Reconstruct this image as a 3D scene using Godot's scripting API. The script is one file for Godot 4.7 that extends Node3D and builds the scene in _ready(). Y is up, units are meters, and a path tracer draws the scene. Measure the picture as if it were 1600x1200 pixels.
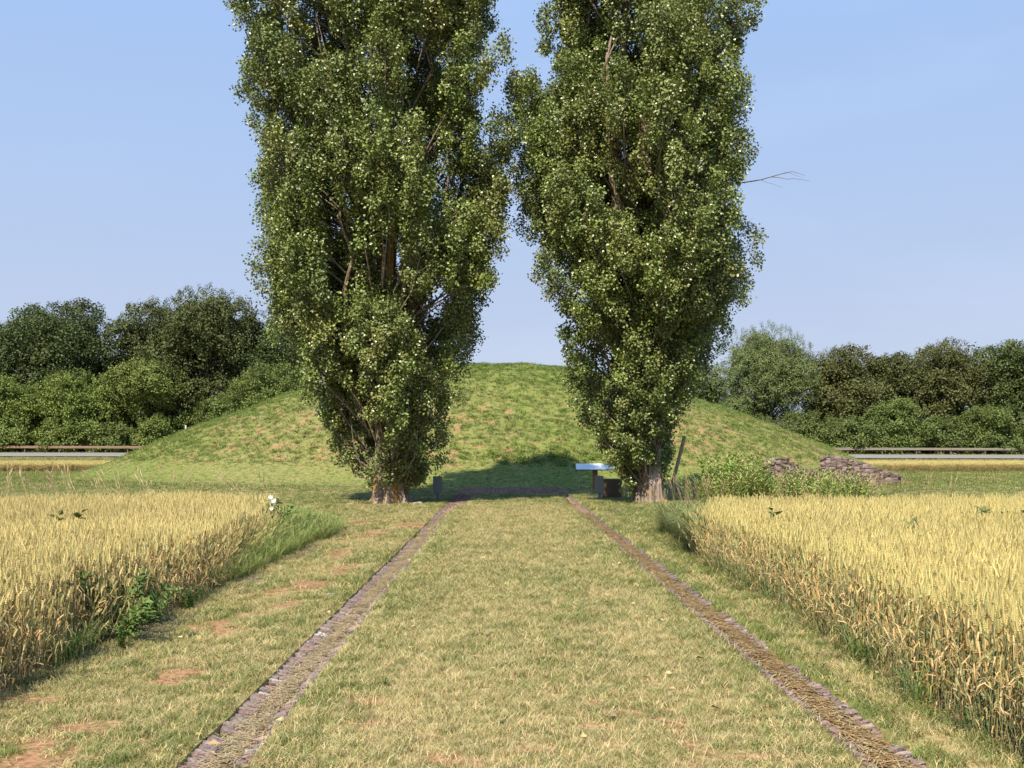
extends Node3D
# A grassed burial mound between two old poplars, seen along a mown track between wheat fields.
# Metres. The camera stands at x 0, z 0 and looks along -z; "d" below is the distance ahead, d = -z.

var rng := RandomNumberGenerator.new()
var coarse := FastNoiseLite.new()
var middle := FastNoiseLite.new()
var fine := FastNoiseLite.new()
var M := {}
const MOUND := Vector2(-1.14, 72.0)
const RISE := [[0.0, 6.95], [3.0, 6.9], [6.0, 6.66], [9.0, 6.15], [12.7, 5.07], [16.1, 3.83], [19.0, 2.7], [21.4, 1.68], [22.6, 1.12], [23.8, 0.68], [25.2, 0.2], [26.6, 0.0], [28.0, -0.25]]

# ---------------------------------------------------------------- mesh helpers
class Shape:
	var v := PackedVector3Array()
	var n := PackedVector3Array()
	var c := PackedColorArray()
	var uv := PackedVector2Array()
	func tri(a: Vector3, b: Vector3, d: Vector3, col: Color) -> void:
		var nn := (a - d).cross(a - b).normalized()
		v.append(a); v.append(b); v.append(d)
		n.append(nn); n.append(nn); n.append(nn)
		c.append(col); c.append(col); c.append(col)
	func quad(a: Vector3, b: Vector3, d: Vector3, e: Vector3, col: Color) -> void:
		tri(a, b, d, col)
		tri(a, d, e, col)
	func smooth_tri(a: Vector3, b: Vector3, d: Vector3, na: Vector3, nb: Vector3, nd: Vector3, col: Color) -> void:
		v.append(a); v.append(b); v.append(d)
		n.append(na); n.append(nb); n.append(nd)
		c.append(col); c.append(col); c.append(col)
	func tube(path: PackedVector3Array, radii: PackedFloat32Array, sides: int, col: Color) -> void:
		var rings := []
		var outs := []
		var side := Vector3.RIGHT
		for i in path.size():
			var along: Vector3 = (path[mini(i + 1, path.size() - 1)] - path[maxi(i - 1, 0)]).normalized()
			if absf(along.dot(side)) > 0.9:
				side = Vector3.FORWARD
			var across := along.cross(side).normalized()
			side = across.cross(along).normalized()
			var ring := PackedVector3Array()
			var out := PackedVector3Array()
			for k in sides:
				var a := TAU * k / sides
				var o := side * cos(a) + across * sin(a)
				ring.append(path[i] + o * radii[i])
				out.append(o)
			rings.append(ring)
			outs.append(out)
		for i in path.size() - 1:
			for k in sides:
				var k2 := (k + 1) % sides
				smooth_tri(rings[i][k], rings[i + 1][k], rings[i + 1][k2], outs[i][k], outs[i + 1][k], outs[i + 1][k2], col)
				smooth_tri(rings[i][k], rings[i + 1][k2], rings[i][k2], outs[i][k], outs[i + 1][k2], outs[i][k2], col)
	func box(at: Vector3, size: Vector3, turn: Basis, col: Color, bevel := 0.0) -> void:
		var h := size * 0.5
		var b := minf(bevel, minf(h.x, minf(h.y, h.z)) * 0.8)
		var axes := [Vector3.RIGHT, Vector3.UP, Vector3.BACK]
		for ax in 3:
			for s in [-1.0, 1.0]:
				var o: Vector3 = axes[ax] * s
				var p: Vector3 = axes[(ax + 1) % 3]
				var q: Vector3 = axes[(ax + 2) % 3]
				var hp: float = h.dot(p) - b
				var hq: float = h.dot(q) - b
				var hc: Vector3 = o * h.dot(axes[ax])
				_face(at, turn, [hc + p * hp + q * hq, hc - p * hp + q * hq, hc - p * hp - q * hq, hc + p * hp - q * hq], o, col)
				if b > 0.0:
					for s2 in [-1.0, 1.0]:
						var e: Vector3 = p * s2
						var hc2: Vector3 = e * h.dot(p)
						var inner: Vector3 = hc + e * hp
						var outer: Vector3 = o * (h.dot(axes[ax]) - b) + hc2
						_face(at, turn, [inner + q * hq, inner - q * hq, outer - q * hq, outer + q * hq], o + e, col)
						for s3 in [-1.0, 1.0]:
							if ax == 0:
								var g: Vector3 = q * s3
								var c1: Vector3 = inner + g * hq
								var c2: Vector3 = outer + g * hq
								var c3: Vector3 = o * (h.dot(axes[0]) - b) + e * hp + g * h.dot(q)
								_face(at, turn, [c1, c2, c3], o + e + g, col)
	func _face(at: Vector3, turn: Basis, pts: Array, facing: Vector3, col: Color) -> void:
		var p := []
		for q in pts:
			p.append(at + turn * q)
		var nn: Vector3 = (p[0] - p[2]).cross(p[0] - p[1])
		if nn.dot(turn * facing) < 0.0:
			p.reverse()
		tri(p[0], p[1], p[2], col)
		if p.size() == 4:
			tri(p[0], p[2], p[3], col)
	func mesh(mat: Material) -> ArrayMesh:
		var a := []
		a.resize(Mesh.ARRAY_MAX)
		a[Mesh.ARRAY_VERTEX] = v
		a[Mesh.ARRAY_NORMAL] = n
		a[Mesh.ARRAY_COLOR] = c
		if uv.size() == v.size():
			a[Mesh.ARRAY_TEX_UV] = uv
		var m := ArrayMesh.new()
		m.add_surface_from_arrays(Mesh.PRIMITIVE_TRIANGLES, a)
		m.surface_set_material(0, mat)
		return m

class Copies:
	var buf := PackedFloat32Array()
	var count := 0
	func add(b: Basis, o: Vector3, c: Color) -> void:
		var i := count * 16
		if buf.size() < i + 16:
			buf.resize(maxi(16384, buf.size() * 2))
		buf[i] = b.x.x; buf[i + 1] = b.y.x; buf[i + 2] = b.z.x; buf[i + 3] = o.x
		buf[i + 4] = b.x.y; buf[i + 5] = b.y.y; buf[i + 6] = b.z.y; buf[i + 7] = o.y
		buf[i + 8] = b.x.z; buf[i + 9] = b.y.z; buf[i + 10] = b.z.z; buf[i + 11] = o.z
		buf[i + 12] = c.r; buf[i + 13] = c.g; buf[i + 14] = c.b; buf[i + 15] = 1.0
		count += 1

func scatter(called: String, mesh: Mesh, cp: Copies, parent: Node = self) -> MultiMeshInstance3D:
	var mm := MultiMesh.new()
	mm.transform_format = MultiMesh.TRANSFORM_3D
	mm.use_colors = true
	mm.mesh = mesh
	mm.instance_count = cp.count
	cp.buf.resize(cp.count * 16)
	mm.buffer = cp.buf
	var o := MultiMeshInstance3D.new()
	o.name = called
	o.multimesh = mm
	o.set_meta("kind", "stuff")
	parent.add_child(o, true)
	return o

func put(called: String, mesh: Mesh, parent: Node = self, at := Vector3.ZERO, turn := Basis()) -> MeshInstance3D:
	var o := MeshInstance3D.new()
	o.name = called
	o.mesh = mesh
	o.transform = Transform3D(turn, at)
	parent.add_child(o, true)
	return o

var taken := {}
func numbered(called: String) -> String:
	taken[called] = taken.get(called, 0) + 1
	return called if taken[called] == 1 else "%s_%03d" % [called, taken[called] - 1]

func thing(called: String, label: String, category: String, at := Vector3.ZERO, group := "") -> Node3D:
	var o := Node3D.new()
	o.name = numbered(called)
	add_child(o, true)
	o.position = at
	tag(o, label, category, group)
	return o

func tag(o: Node, label: String, category := "", group := "", kind := "") -> void:
	o.set_meta("label", label)
	if category:
		o.set_meta("category", category)
	if group:
		o.set_meta("group", group)
	if kind:
		o.set_meta("kind", kind)

func rf(a: float, b: float) -> float:
	return rng.randf_range(a, b)

func lin(r: float, g: float, b: float) -> Color:
	return Color(r, g, b)

func vary(c: Color, amount: float) -> Color:
	var k := 1.0 + rf(-amount, amount)
	return Color(c.r * k * (1.0 + rf(-amount, amount) * 0.3), c.g * k, c.b * k * (1.0 + rf(-amount, amount) * 0.3))

func aligned(up: Vector3, spin: float) -> Basis:
	var x := up.cross(Vector3(0.31, 0.1, 0.94)).normalized()
	if x.length() < 0.1:
		x = Vector3.RIGHT
	var z := x.cross(up).normalized()
	return Basis(x, up, z) * Basis(Vector3.UP, spin)

func table(t: Array, k: float, col := 1) -> float:
	if k <= t[0][0]:
		return t[0][col]
	for i in range(1, t.size()):
		if k <= t[i][0]:
			var f: float = (k - t[i - 1][0]) / (t[i][0] - t[i - 1][0])
			return lerpf(t[i - 1][col], t[i][col], f)
	return t[-1][col]

# ---------------------------------------------------------------- materials
func noise_image(size: int, freq: float, seed_: int, sx := 1.0, sy := 1.0, octaves := 4) -> Image:
	# tileable fractal noise: values are blended across the borders
	var nz := FastNoiseLite.new()
	nz.seed = seed_
	nz.frequency = freq
	nz.fractal_octaves = octaves
	var im := Image.create(size, size, false, Image.FORMAT_RGB8)
	for y in size:
		for x in size:
			var fx := float(x) / size
			var fy := float(y) / size
			var a := lerpf(nz.get_noise_2d(x * sx, y * sy), nz.get_noise_2d((x - size) * sx, y * sy), fx)
			var b := lerpf(nz.get_noise_2d(x * sx, (y - size) * sy), nz.get_noise_2d((x - size) * sx, (y - size) * sy), fx)
			var k := clampf(0.5 + 0.85 * lerpf(a, b, fy), 0.0, 1.0)
			im.set_pixel(x, y, Color(k, k, k))
	return im

func toned(src: Image, low: Color, high: Color) -> ImageTexture:
	var im := src.duplicate()
	for y in im.get_height():
		for x in im.get_width():
			var k: float = src.get_pixel(x, y).r
			im.set_pixel(x, y, low.lerp(high, smoothstep(0.2, 0.8, k)).linear_to_srgb())
	return ImageTexture.create_from_image(im)

func mat(called: String, rough: float, spec := 0.3, tex: Texture2D = null, scale := Vector3.ONE, bump: Texture2D = null, relief := 0.0) -> StandardMaterial3D:
	var m := StandardMaterial3D.new()
	m.resource_name = called
	m.vertex_color_use_as_albedo = true
	m.roughness = rough
	m.metallic_specular = spec
	m.cull_mode = BaseMaterial3D.CULL_DISABLED
	if tex or bump:
		m.uv1_triplanar = true
		m.uv1_world_triplanar = true
		m.uv1_scale = scale
		m.albedo_texture = tex
	if bump:
		m.heightmap_enabled = true
		m.heightmap_texture = bump
		m.heightmap_scale = relief
	M[called] = m
	return m

func make_materials() -> void:
	var grain := noise_image(256, 0.05, 11)
	var grain_tex := ImageTexture.create_from_image(grain)
	var speckle := toned(grain, lin(0.62, 0.6, 0.56), lin(1.1, 1.1, 1.1))
	mat("earth", 0.95, 0.15, speckle, Vector3.ONE * 0.9, grain_tex, 2.0)
	mat("turf", 0.95, 0.15, speckle, Vector3.ONE * 0.35, grain_tex, 5.0)
	var streak := noise_image(256, 0.035, 5, 1.6, 0.35, 5)
	var streak_tex := ImageTexture.create_from_image(streak)
	mat("bark", 0.92, 0.2, toned(streak, lin(0.42, 0.4, 0.38), lin(1.05, 1.03, 1.0)), Vector3.ONE * 0.8, streak_tex, 6.0)
	mat("twig", 0.85, 0.2)
	mat("stone", 0.85, 0.3, toned(grain, lin(0.6, 0.58, 0.58), lin(1.1, 1.1, 1.1)), Vector3.ONE * 2.2, grain_tex, 1.5)
	mat("litter", 0.95, 0.1, toned(grain, lin(0.5, 0.5, 0.5), lin(1.2, 1.2, 1.2)), Vector3.ONE * 2.5, grain_tex, 2.0)
	mat("blade", 0.6, 0.35).backlight_enabled = true
	M.blade.backlight = Color(0.5, 0.5, 0.3)
	mat("straw", 0.6, 0.35).backlight_enabled = true
	M.straw.backlight = Color(0.4, 0.37, 0.23)
	mat("poplar_leaf", 0.38, 0.55).backlight_enabled = true
	M.poplar_leaf.backlight = Color(0.3, 0.36, 0.12)
	mat("far_leaf", 0.55, 0.4).backlight_enabled = true
	M.far_leaf.backlight = Color(0.3, 0.36, 0.12)
	mat("wood", 0.85, 0.25, toned(streak, lin(0.6, 0.6, 0.6), lin(1.1, 1.1, 1.1)), Vector3.ONE * 3.0, streak_tex, 1.0)
	mat("painted_metal", 0.45, 0.5)
	mat("gloss_panel", 0.3, 0.5)
	mat("asphalt", 0.9, 0.3, speckle, Vector3.ONE * 0.5)
	mat("petal", 0.7, 0.3)

# ---------------------------------------------------------------- terrain
func mound_rise(r: float) -> float:
	return table(RISE, r)

func road_level(x: float) -> float:
	return 0.67 - x * 0.0022

func ground_y(x: float, d: float) -> float:
	var y := 0.0
	if d > 47.0 and d <= 80.0:
		y = -0.15 * smoothstep(47.0, 80.0, d)
	elif d > 80.0 and d <= 92.0:
		y = lerpf(-0.15, -0.08, (d - 80.0) / 12.0)
	elif d > 92.0 and d <= 116.0:
		y = lerpf(-0.08, road_level(x) - 0.2, smoothstep(92.0, 116.0, d))
	elif d > 116.0 and d <= 300.0:
		y = road_level(clampf(x, -120.0, 120.0)) - 0.2 + 0.4 * smoothstep(117.0, 125.0, d)
	elif d > 300.0:
		y = lerpf(road_level(clampf(x, -120.0, 120.0)) + 0.2, 0.0, smoothstep(300.0, 700.0, d))
	y += middle.get_noise_2d(x * 2.0, d * 2.0) * 0.018 * clampf(d / 8.0, 0.5, 1.0)
	return y

const SOIL_SPOTS := [[-2.55, 6.55, 0.2, 0.16], [-2.75, 6.3, 0.2, 0.1], [-2.35, 7.8, 0.22, 0.13], [-2.0, 7.75, 0.16, 0.08], [-3.3, 7.3, 0.35, 0.12], [-2.65, 8.7, 0.14, 0.1], [-3.0, 10.1, 0.28, 0.22], [-2.55, 11.0, 0.2, 0.2], [-2.3, 11.7, 0.16, 0.25], [-2.75, 12.4, 0.22, 0.2], [-2.2, 15.0, 0.2, 0.6], [-2.7, 17.5, 0.3, 0.6], [-2.5, 21.0, 0.45, 1.2], [-2.1, 23.5, 0.4, 1.2], [-3.2, 24.5, 0.4, 0.8], [-0.75, 6.7, 0.14, 0.07], [-0.4, 6.35, 0.12, 0.06], [-0.95, 7.25, 0.15, 0.1], [0.55, 6.6, 0.12, 0.05], [0.1, 6.1, 0.15, 0.06], [-0.3, 5.9, 0.25, 0.07], [0.35, 7.4, 0.05, 0.05], [2.05, 30.0, 0.35, 0.8], [2.4, 28.3, 0.5, 0.5], [3.2, 31.2, 0.7, 0.5], [3.9, 31.6, 0.8, 0.35], [-3.9, 31.9, 0.9, 0.4], [-5.0, 32.0, 0.4, 0.3]]

# greenness, bare soil, grey thatch at a spot of the flat lawn
func lawn(x: float, d: float) -> Vector3:
	var a := coarse.get_noise_2d(x, d * 0.6)
	var b := middle.get_noise_2d(x, d * 0.7)
	var f := fine.get_noise_2d(x, d)
	var green := 0.5
	var soil := 0.0
	var thatch := 0.0
	if d < 32.5 and x > -1.4 and x < 1.96:
		green = 0.2 + 0.35 * a + 0.4 * b + 0.28 * f
		green += 0.3 * (smoothstep(0.75, 0.1, x + 1.4) + smoothstep(0.75, 0.1, 1.96 - x))
		soil = smoothstep(0.36, 0.6, b - 0.45 * f + 0.1) * smoothstep(10.0, 6.5, d) * 0.7
	elif d < 32.5 and x <= -1.4:
		green = 0.44 + 0.45 * a + 0.5 * b + 0.2 * f
		var lane := absf(x + 2.55 + 0.15 * a)
		green -= 0.3 * smoothstep(0.35, 0.05, lane) * smoothstep(6.0, 9.0, d)
		soil = smoothstep(0.32, 0.6, b + f * 0.3 + 0.12 - 0.5 * lane)
		thatch = smoothstep(0.35, 0.05, absf(x + 3.2 + 0.1 * b)) * smoothstep(-0.15, 0.3, b + 0.4 * f)
	elif d < 32.5:
		green = 0.92 + 0.3 * a + 0.35 * b + 0.2 * f
		green -= 0.75 * smoothstep(0.17, 0.03, absf(x - 2.5 + 0.06 * a))
		thatch = smoothstep(0.3, 0.05, absf(x - 2.92)) * smoothstep(-0.2, 0.3, b + 0.3 * f) * 0.8
	else:
		green = 0.78 + 0.4 * a + 0.35 * b + 0.15 * f
		soil = smoothstep(0.45, 0.62, b + a * 0.4)  * 0.4
	for s in SOIL_SPOTS:
		var dx: float = (x - s[0]) / s[2]
		var dd: float = (d - s[1]) / s[3]
		var q := dx * dx + dd * dd
		if q < 2.6:
			soil = maxf(soil, smoothstep(1.8, 0.2, q + 1.5 * f + 1.2 * b) * 0.92)
	return Vector3(clampf(green, 0.0, 1.0), clampf(soil, 0.0, 1.0), clampf(thatch, 0.0, 1.0))

const DRY := Color(0.52, 0.405, 0.21)
const LUSH := Color(0.19, 0.215, 0.06)
const SOIL := Color(0.36, 0.2, 0.115)
const THATCH := Color(0.26, 0.21, 0.13)

func in_field(x: float, d: float) -> bool:
	return (x > right_edge(d) and d < 19.8) or (x < left_edge(d) and d < 20.6)

func right_edge(d: float) -> float:
	return 2.88 + 0.1 * sin(d * 0.7) + table([[0, 0], [12, 0.02], [15, 0.12], [18, 0.45], [20, 0.75]], d) + 0.09 * middle.get_noise_2d(77.0, d * 3.0)

func left_edge(d: float) -> float:
	return -3.5 - table([[0, 0], [12, 0], [15, 0.25], [20, 0.75], [21, 0.85]], d) + 0.1 * middle.get_noise_2d(33.0, d * 3.0)

func ground_color(x: float, d: float) -> Color:
	if in_field(x, d):
		return lin(0.24, 0.17, 0.1)
	if d > 79.0 and d < 92.0 and absf(x) > 24.0:
		return lin(0.3, 0.23, 0.11)
	var g := lawn(x, d)
	var c: Color = (DRY * 0.78).lerp(LUSH * 0.85, g.x)
	c = c.lerp(THATCH, g.z * 0.8)
	c = c.lerp(SOIL, g.y)
	c.a = 1.0
	return c

func spaced(stops: Array) -> PackedFloat32Array:
	# [[from, to, step], ...] -> ascending grid lines
	var out := PackedFloat32Array()
	for s in stops:
		var n := maxi(1, roundi((s[1] - s[0]) / s[2]))
		for i in n:
			out.append(lerpf(s[0], s[1], float(i) / n))
	out.append(stops[-1][1])
	return out

func sheet(xs: PackedFloat32Array, ds: PackedFloat32Array, height: Callable, tint: Callable, material: Material) -> ArrayMesh:
	var v := PackedVector3Array()
	var c := PackedColorArray()
	var n := PackedVector3Array()
	var idx := PackedInt32Array()
	var w := xs.size()
	for d in ds:
		for x in xs:
			v.append(Vector3(x, height.call(x, d), -d))
			c.append(tint.call(x, d))
	for j in ds.size():
		for i in w:
			var l := v[j * w + maxi(i - 1, 0)]
			var r := v[j * w + mini(i + 1, w - 1)]
			var u := v[mini(j + 1, ds.size() - 1) * w + i]
			var dn := v[maxi(j - 1, 0) * w + i]
			n.append((r - l).cross(u - dn).normalized())
			if i < w - 1 and j < ds.size() - 1:
				var a := j * w + i
				idx.append_array(PackedInt32Array([a, a + w, a + w + 1, a, a + w + 1, a + 1]))
	var arr := []
	arr.resize(Mesh.ARRAY_MAX)
	arr[Mesh.ARRAY_VERTEX] = v
	arr[Mesh.ARRAY_NORMAL] = n
	arr[Mesh.ARRAY_COLOR] = c
	arr[Mesh.ARRAY_INDEX] = idx
	var m := ArrayMesh.new()
	m.add_surface_from_arrays(Mesh.PRIMITIVE_TRIANGLES, arr)
	m.surface_set_material(0, material)
	return m

const GUTTERS := [[-1.74, -1.38], [1.93, 2.27]]
const GUTTER_END := 46.0

func sunk_ground(x: float, d: float) -> float:
	var y := ground_y(x, d)
	for g in GUTTERS:
		if x > g[0] + 0.005 and x < g[1] - 0.005 and d < GUTTER_END and d > 3.0:
			y -= 0.12
	if (d > 38.5 and d < 46.4 and x > -1.75 and x < 2.6) or (d > 31.0 and d < 40.0 and x > -1.75 and x < -1.05):
		y -= 0.05
	return y

func build_ground() -> void:
	var xs := PackedFloat32Array()
	for s in [[-700, -120, 60], [-120, -20, 5], [-20, -6, 0.7], [-6, -1.75, 0.11], [-1.75, -1.74, 0.01], [-1.74, -1.733, 0.01], [-1.733, -1.387, 0.1], [-1.387, -1.38, 0.01], [-1.38, 1.93, 0.11], [1.93, 1.937, 0.01], [1.937, 2.263, 0.1], [2.263, 2.27, 0.01], [2.27, 6.0, 0.11], [6, 20, 0.7], [20, 120, 5]]:
		var part := spaced([s])
		part.resize(part.size() - 1)
		xs.append_array(part)
	xs.append_array(spaced([[120, 700, 60]]))
	var ds := spaced([[-40, 2, 3], [2, 4, 0.5], [4, 14, 0.11], [14, 24, 0.16], [24, 48, 0.3], [48, 130, 1.0], [130, 300, 10], [300, 1200, 90]])
	var g := put("ground", sheet(xs, ds, sunk_ground, ground_color, M.earth))
	tag(g, "flat lawn and field ground around the mound", "", "", "structure")

func mound_color(x: float, d: float, r: float) -> Color:
	var a := coarse.get_noise_2d(x * 0.5 + 40.0, d * 0.3)
	var b := middle.get_noise_2d(x * 2.0, d * 1.1)
	var f := fine.get_noise_2d(x * 0.8, d * 0.6)
	var green := clampf(0.66 + 0.35 * a + 0.35 * b + 0.45 * f, 0.0, 1.0)
	var c := lin(0.3, 0.27, 0.12).lerp(lin(0.17, 0.215, 0.053), green)
	var soil := mound_soil(x, d, r, b, f)
	c = c.lerp(lin(0.4, 0.235, 0.14), soil)
	c.a = 1.0
	return c

func mound_soil(x: float, d: float, r: float, b: float, f: float) -> float:
	# bare earth shows mostly on the lower third of the front and at the right
	var band := smoothstep(24.5, 22.5, r) * smoothstep(11.0, 18.0, r)
	var rightish := smoothstep(3.0, 10.0, x) * 0.12
	return smoothstep(0.15, 0.55, 0.75 * b + 0.75 * f + 0.1 * band + rightish + 0.3 * coarse.get_noise_2d(x, d * 0.6) - 0.1) * (0.25 + 0.75 * band) * 0.9

func mound_y(x: float, d: float) -> float:
	var r := Vector2(x, d).distance_to(MOUND)
	var bump := (0.12 * coarse.get_noise_2d(x * 1.6, d * 1.6) + 0.14 * middle.get_noise_2d(x * 0.5, d * 0.5) + 0.06 * fine.get_noise_2d(x * 0.3, d * 0.3)) * smoothstep(26.0, 22.0, r)
	return mound_rise(r) + bump

func build_mound() -> void:
	var v := PackedVector3Array()
	var c := PackedColorArray()
	var n := PackedVector3Array()
	var idx := PackedInt32Array()
	var rings := 100
	var around := 320
	for j in rings + 1:
		var r := 28.0 * j / rings
		for i in around:
			var a := TAU * i / around
			var x := MOUND.x + r * cos(a)
			var d := MOUND.y + r * sin(a)
			v.append(Vector3(x, mound_y(x, d) - 0.02, -d))
			var e := 0.25
			n.append(Vector3(mound_y(x - e, d) - mound_y(x + e, d), 2.0 * e, mound_y(x, d + e) - mound_y(x, d - e)).normalized())
			c.append(mound_color(x, d, r))
	for j in rings:
		for i in around:
			var i2 := (i + 1) % around
			var p := j * around + i
			var q := j * around + i2
			idx.append_array(PackedInt32Array([p, q, q + around, p, q + around, p + around]))
	var arr := []
	arr.resize(Mesh.ARRAY_MAX)
	arr[Mesh.ARRAY_VERTEX] = v
	arr[Mesh.ARRAY_NORMAL] = n
	arr[Mesh.ARRAY_COLOR] = c
	arr[Mesh.ARRAY_INDEX] = idx
	var m := ArrayMesh.new()
	m.add_surface_from_arrays(Mesh.PRIMITIVE_TRIANGLES, arr)
	m.surface_set_material(0, M.turf)
	tag(put("mound", m), "large grassed burial mound behind the two poplars", "", "", "structure")

# ---------------------------------------------------------------- gutters and paving
func rough_stone(size: Vector3, jitter: float, shade: Color) -> ArrayMesh:
	# a six-sided block with worn corners: eight jittered corners, each face raised to a pyramid-like dome
	var s := Shape.new()
	var p := []
	for k in 8:
		p.append(Vector3((1 if k & 1 else -1) * size.x, (1 if k & 2 else -1) * size.y, (1 if k & 4 else -1) * size.z) * 0.5 + Vector3(rf(-1, 1) * size.x, rf(-1, 1) * size.y, rf(-1, 1) * size.z) * jitter)
	for f in [[0, 1, 3, 2], [4, 6, 7, 5], [0, 4, 5, 1], [2, 3, 7, 6], [0, 2, 6, 4], [1, 5, 7, 3]]:
		var mid: Vector3 = (p[f[0]] + p[f[1]] + p[f[2]] + p[f[3]]) / 4.0
		var top := mid * (1.0 + rf(0.06, 0.22))
		for k in 4:
			var a: Vector3 = p[f[k]]
			var b: Vector3 = p[f[(k + 1) % 4]]
			var nn := (a - top).cross(a - b)
			if nn.dot(mid) > 0:
				s.tri(a, b, top, shade)
			else:
				s.tri(b, a, top, shade)
	return s.mesh(M.stone)

func build_gutters() -> void:
	var kinds := []
	for k in 12:
		var tone := vary(lin(0.27, 0.205, 0.185), 0.28)
		if k % 4 == 3:
			tone = vary(lin(0.28, 0.19, 0.16), 0.15)
		kinds.append(rough_stone(Vector3(0.115, 0.09, 0.034), 0.13, tone))
	kinds.append(rough_stone(Vector3(0.1, 0.1, 0.046), 0.14, lin(0.55, 0.52, 0.5)))
	for gi in 2:
		var edge: Array = GUTTERS[gi]
		var where: String = ["left", "right"][gi]
		var gut := thing("stone_gutter", ["narrow stone-edged gutter beside the left verge, partly overgrown", "narrow stone-edged gutter beside the right wheat field, filled with brown litter"][gi], "gutter", Vector3((edge[0] + edge[1]) * 0.5, 0, -3.0), "stone gutters along the mown track")
		var ox := gut.position
		# bed of trodden litter
		var bed_xs := spaced([[edge[0] - 0.01, edge[1] + 0.01, 0.06]])
		var bed := sheet(bed_xs, spaced([[3.0, 16.0, 0.12], [16.0, GUTTER_END, 0.5]]), func(x, d): return ground_y(x, d) - 0.055 + 0.02 * fine.get_noise_2d(x * 2.0, d * 2.0) + 0.02 * smoothstep(20.0, 30.0, d), func(x, d): return bed_color(x, d, gi), M.litter)
		put("bed", bed, gut, -ox)
		var rest := Copies.new()
		var made := 0
		var d := 4.6
		while d < GUTTER_END - 0.1:
			for side in 2:
				var inner := (side == 1) == (gi == 0)
				var x: float = edge[0] + 0.055 if side == 0 else edge[1] - 0.055
				if inner:
					x += 0.015 * (1 if side == 1 else -1)
				x += rf(-0.012, 0.012)
				var bare := 1.0
				if gi == 0 and side == 0:
					bare = table([[8, 1], [11, 0.75], [14, 0.4], [24, 0.35], [28, 1], [46, 1]], d)
				elif gi == 1:
					bare = table([[10, 1], [16, 0.9], [22, 0.7], [27, 0.5], [30, 0.35], [46, 0.7]], d)
				bare *= smoothstep(-0.45, -0.15, middle.get_noise_2d(x * 3.0 + 20.0, d * 1.3))
				if rng.randf() > bare:
					continue
				var y := ground_y(x, d) - 0.06 + rf(-0.014, 0.01)
				var turn := Basis(Vector3.UP, rf(-0.18, 0.18)) * Basis(Vector3.RIGHT, rf(-0.2, 0.2)) * Basis(Vector3.BACK, rf(-0.1, 0.1) + (-0.2 if side == 0 else 0.2))
				var sc := Vector3(rf(0.75, 1.12) * (0.75 if inner else 1.0), rf(0.85, 1.1), rf(0.75, 1.35))
				turn = turn.scaled_local(sc)
				var kind: int = rng.randi() % 12 if rng.randf() > 0.05 else 12
				if made < 300:
					put("stone", kinds[kind], gut, Vector3(x, y, -d) - ox, turn)
					made += 1
				else:
					rest.add(turn, Vector3(x, y, -d) - ox, vary(Color(1, 1, 1), 0.2))
			d += 0.04
		scatter("distant_stones", kinds[2], rest, gut)
		# dry stalks and crumbs lying in the bed
		var s := Shape.new()
		for k in 7:
			var a := rf(0, TAU)
			var o := Vector3(rf(-0.05, 0.05), 0.004 + 0.004 * k, rf(-0.05, 0.05))
			var l := Vector3(cos(a), rf(-0.1, 0.15), sin(a)) * rf(0.008, 0.03)
			var w := Vector3(-sin(a), 0, cos(a)) * rf(0.0012, 0.003)
			s.quad(o - l - w, o + l - w, o + l + w, o - l + w, vary(Color(1, 1, 1), 0.35))
		var cp := Copies.new()
		for k in (3000 if gi == 0 else 6000):
			var dd := 4.6 + 24.0 * pow(rng.randf(), 1.6)
			var xx: float = rf(edge[0] + 0.115, edge[1] - 0.1)
			var tone: Color = [lin(0.34, 0.21, 0.08), lin(0.42, 0.32, 0.17), lin(0.24, 0.14, 0.06)][rng.randi() % 3]
			if gi == 0:
				tone = [lin(0.48, 0.36, 0.22), lin(0.42, 0.29, 0.18), lin(0.38, 0.31, 0.17)][rng.randi() % 3]
			cp.add(Basis(Vector3.UP, rf(0, TAU)) * rf(0.7, 1.5), Vector3(xx, ground_y(xx, dd) - 0.045 + rf(0, 0.015), -dd) - ox, vary(tone, 0.25))
		scatter("litter", s.mesh(M.straw), cp, gut)
	# paved strip across the front of the mound
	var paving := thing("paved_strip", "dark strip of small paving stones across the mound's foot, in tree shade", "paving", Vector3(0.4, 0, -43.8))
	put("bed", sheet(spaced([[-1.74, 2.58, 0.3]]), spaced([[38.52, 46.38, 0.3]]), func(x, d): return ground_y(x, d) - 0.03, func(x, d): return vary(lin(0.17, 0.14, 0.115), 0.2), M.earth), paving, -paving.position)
	var cob := Copies.new()
	var cob_side := Copies.new()
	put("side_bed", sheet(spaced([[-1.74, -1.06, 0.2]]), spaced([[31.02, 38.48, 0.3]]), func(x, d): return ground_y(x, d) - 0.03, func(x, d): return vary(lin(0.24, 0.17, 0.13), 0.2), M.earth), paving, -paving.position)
	for k in 1500:
		var kx := rf(-1.7, -1.1)
		var kd := rf(31.0, 38.5)
		cob_at(cob_side, kx, kd, paving)
	scatter("side_cobbles", kinds[3], cob_side, paving)
	var cx := -1.7
	while cx < 2.5:
		var cd := 38.6
		while cd < 46.3:
			if rng.randf() < table([[-1.7, 0.97], [1.2, 0.95], [2.0, 0.6], [2.5, 0.25]], cx):
				cob.add(Basis(Vector3.UP, rf(-0.2, 0.2)).scaled_local(Vector3(1.4, 0.8, 2.6) * rf(0.85, 1.1)), Vector3(cx + rf(-0.02, 0.02), ground_y(cx, cd) - 0.02 + rf(-0.008, 0.012), -cd) - paving.position, vary(lin(1.25, 1.1, 0.95), 0.25))
			cd += 0.14
		cx += 0.16
	scatter("cobbles", kinds[0], cob, paving)

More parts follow.
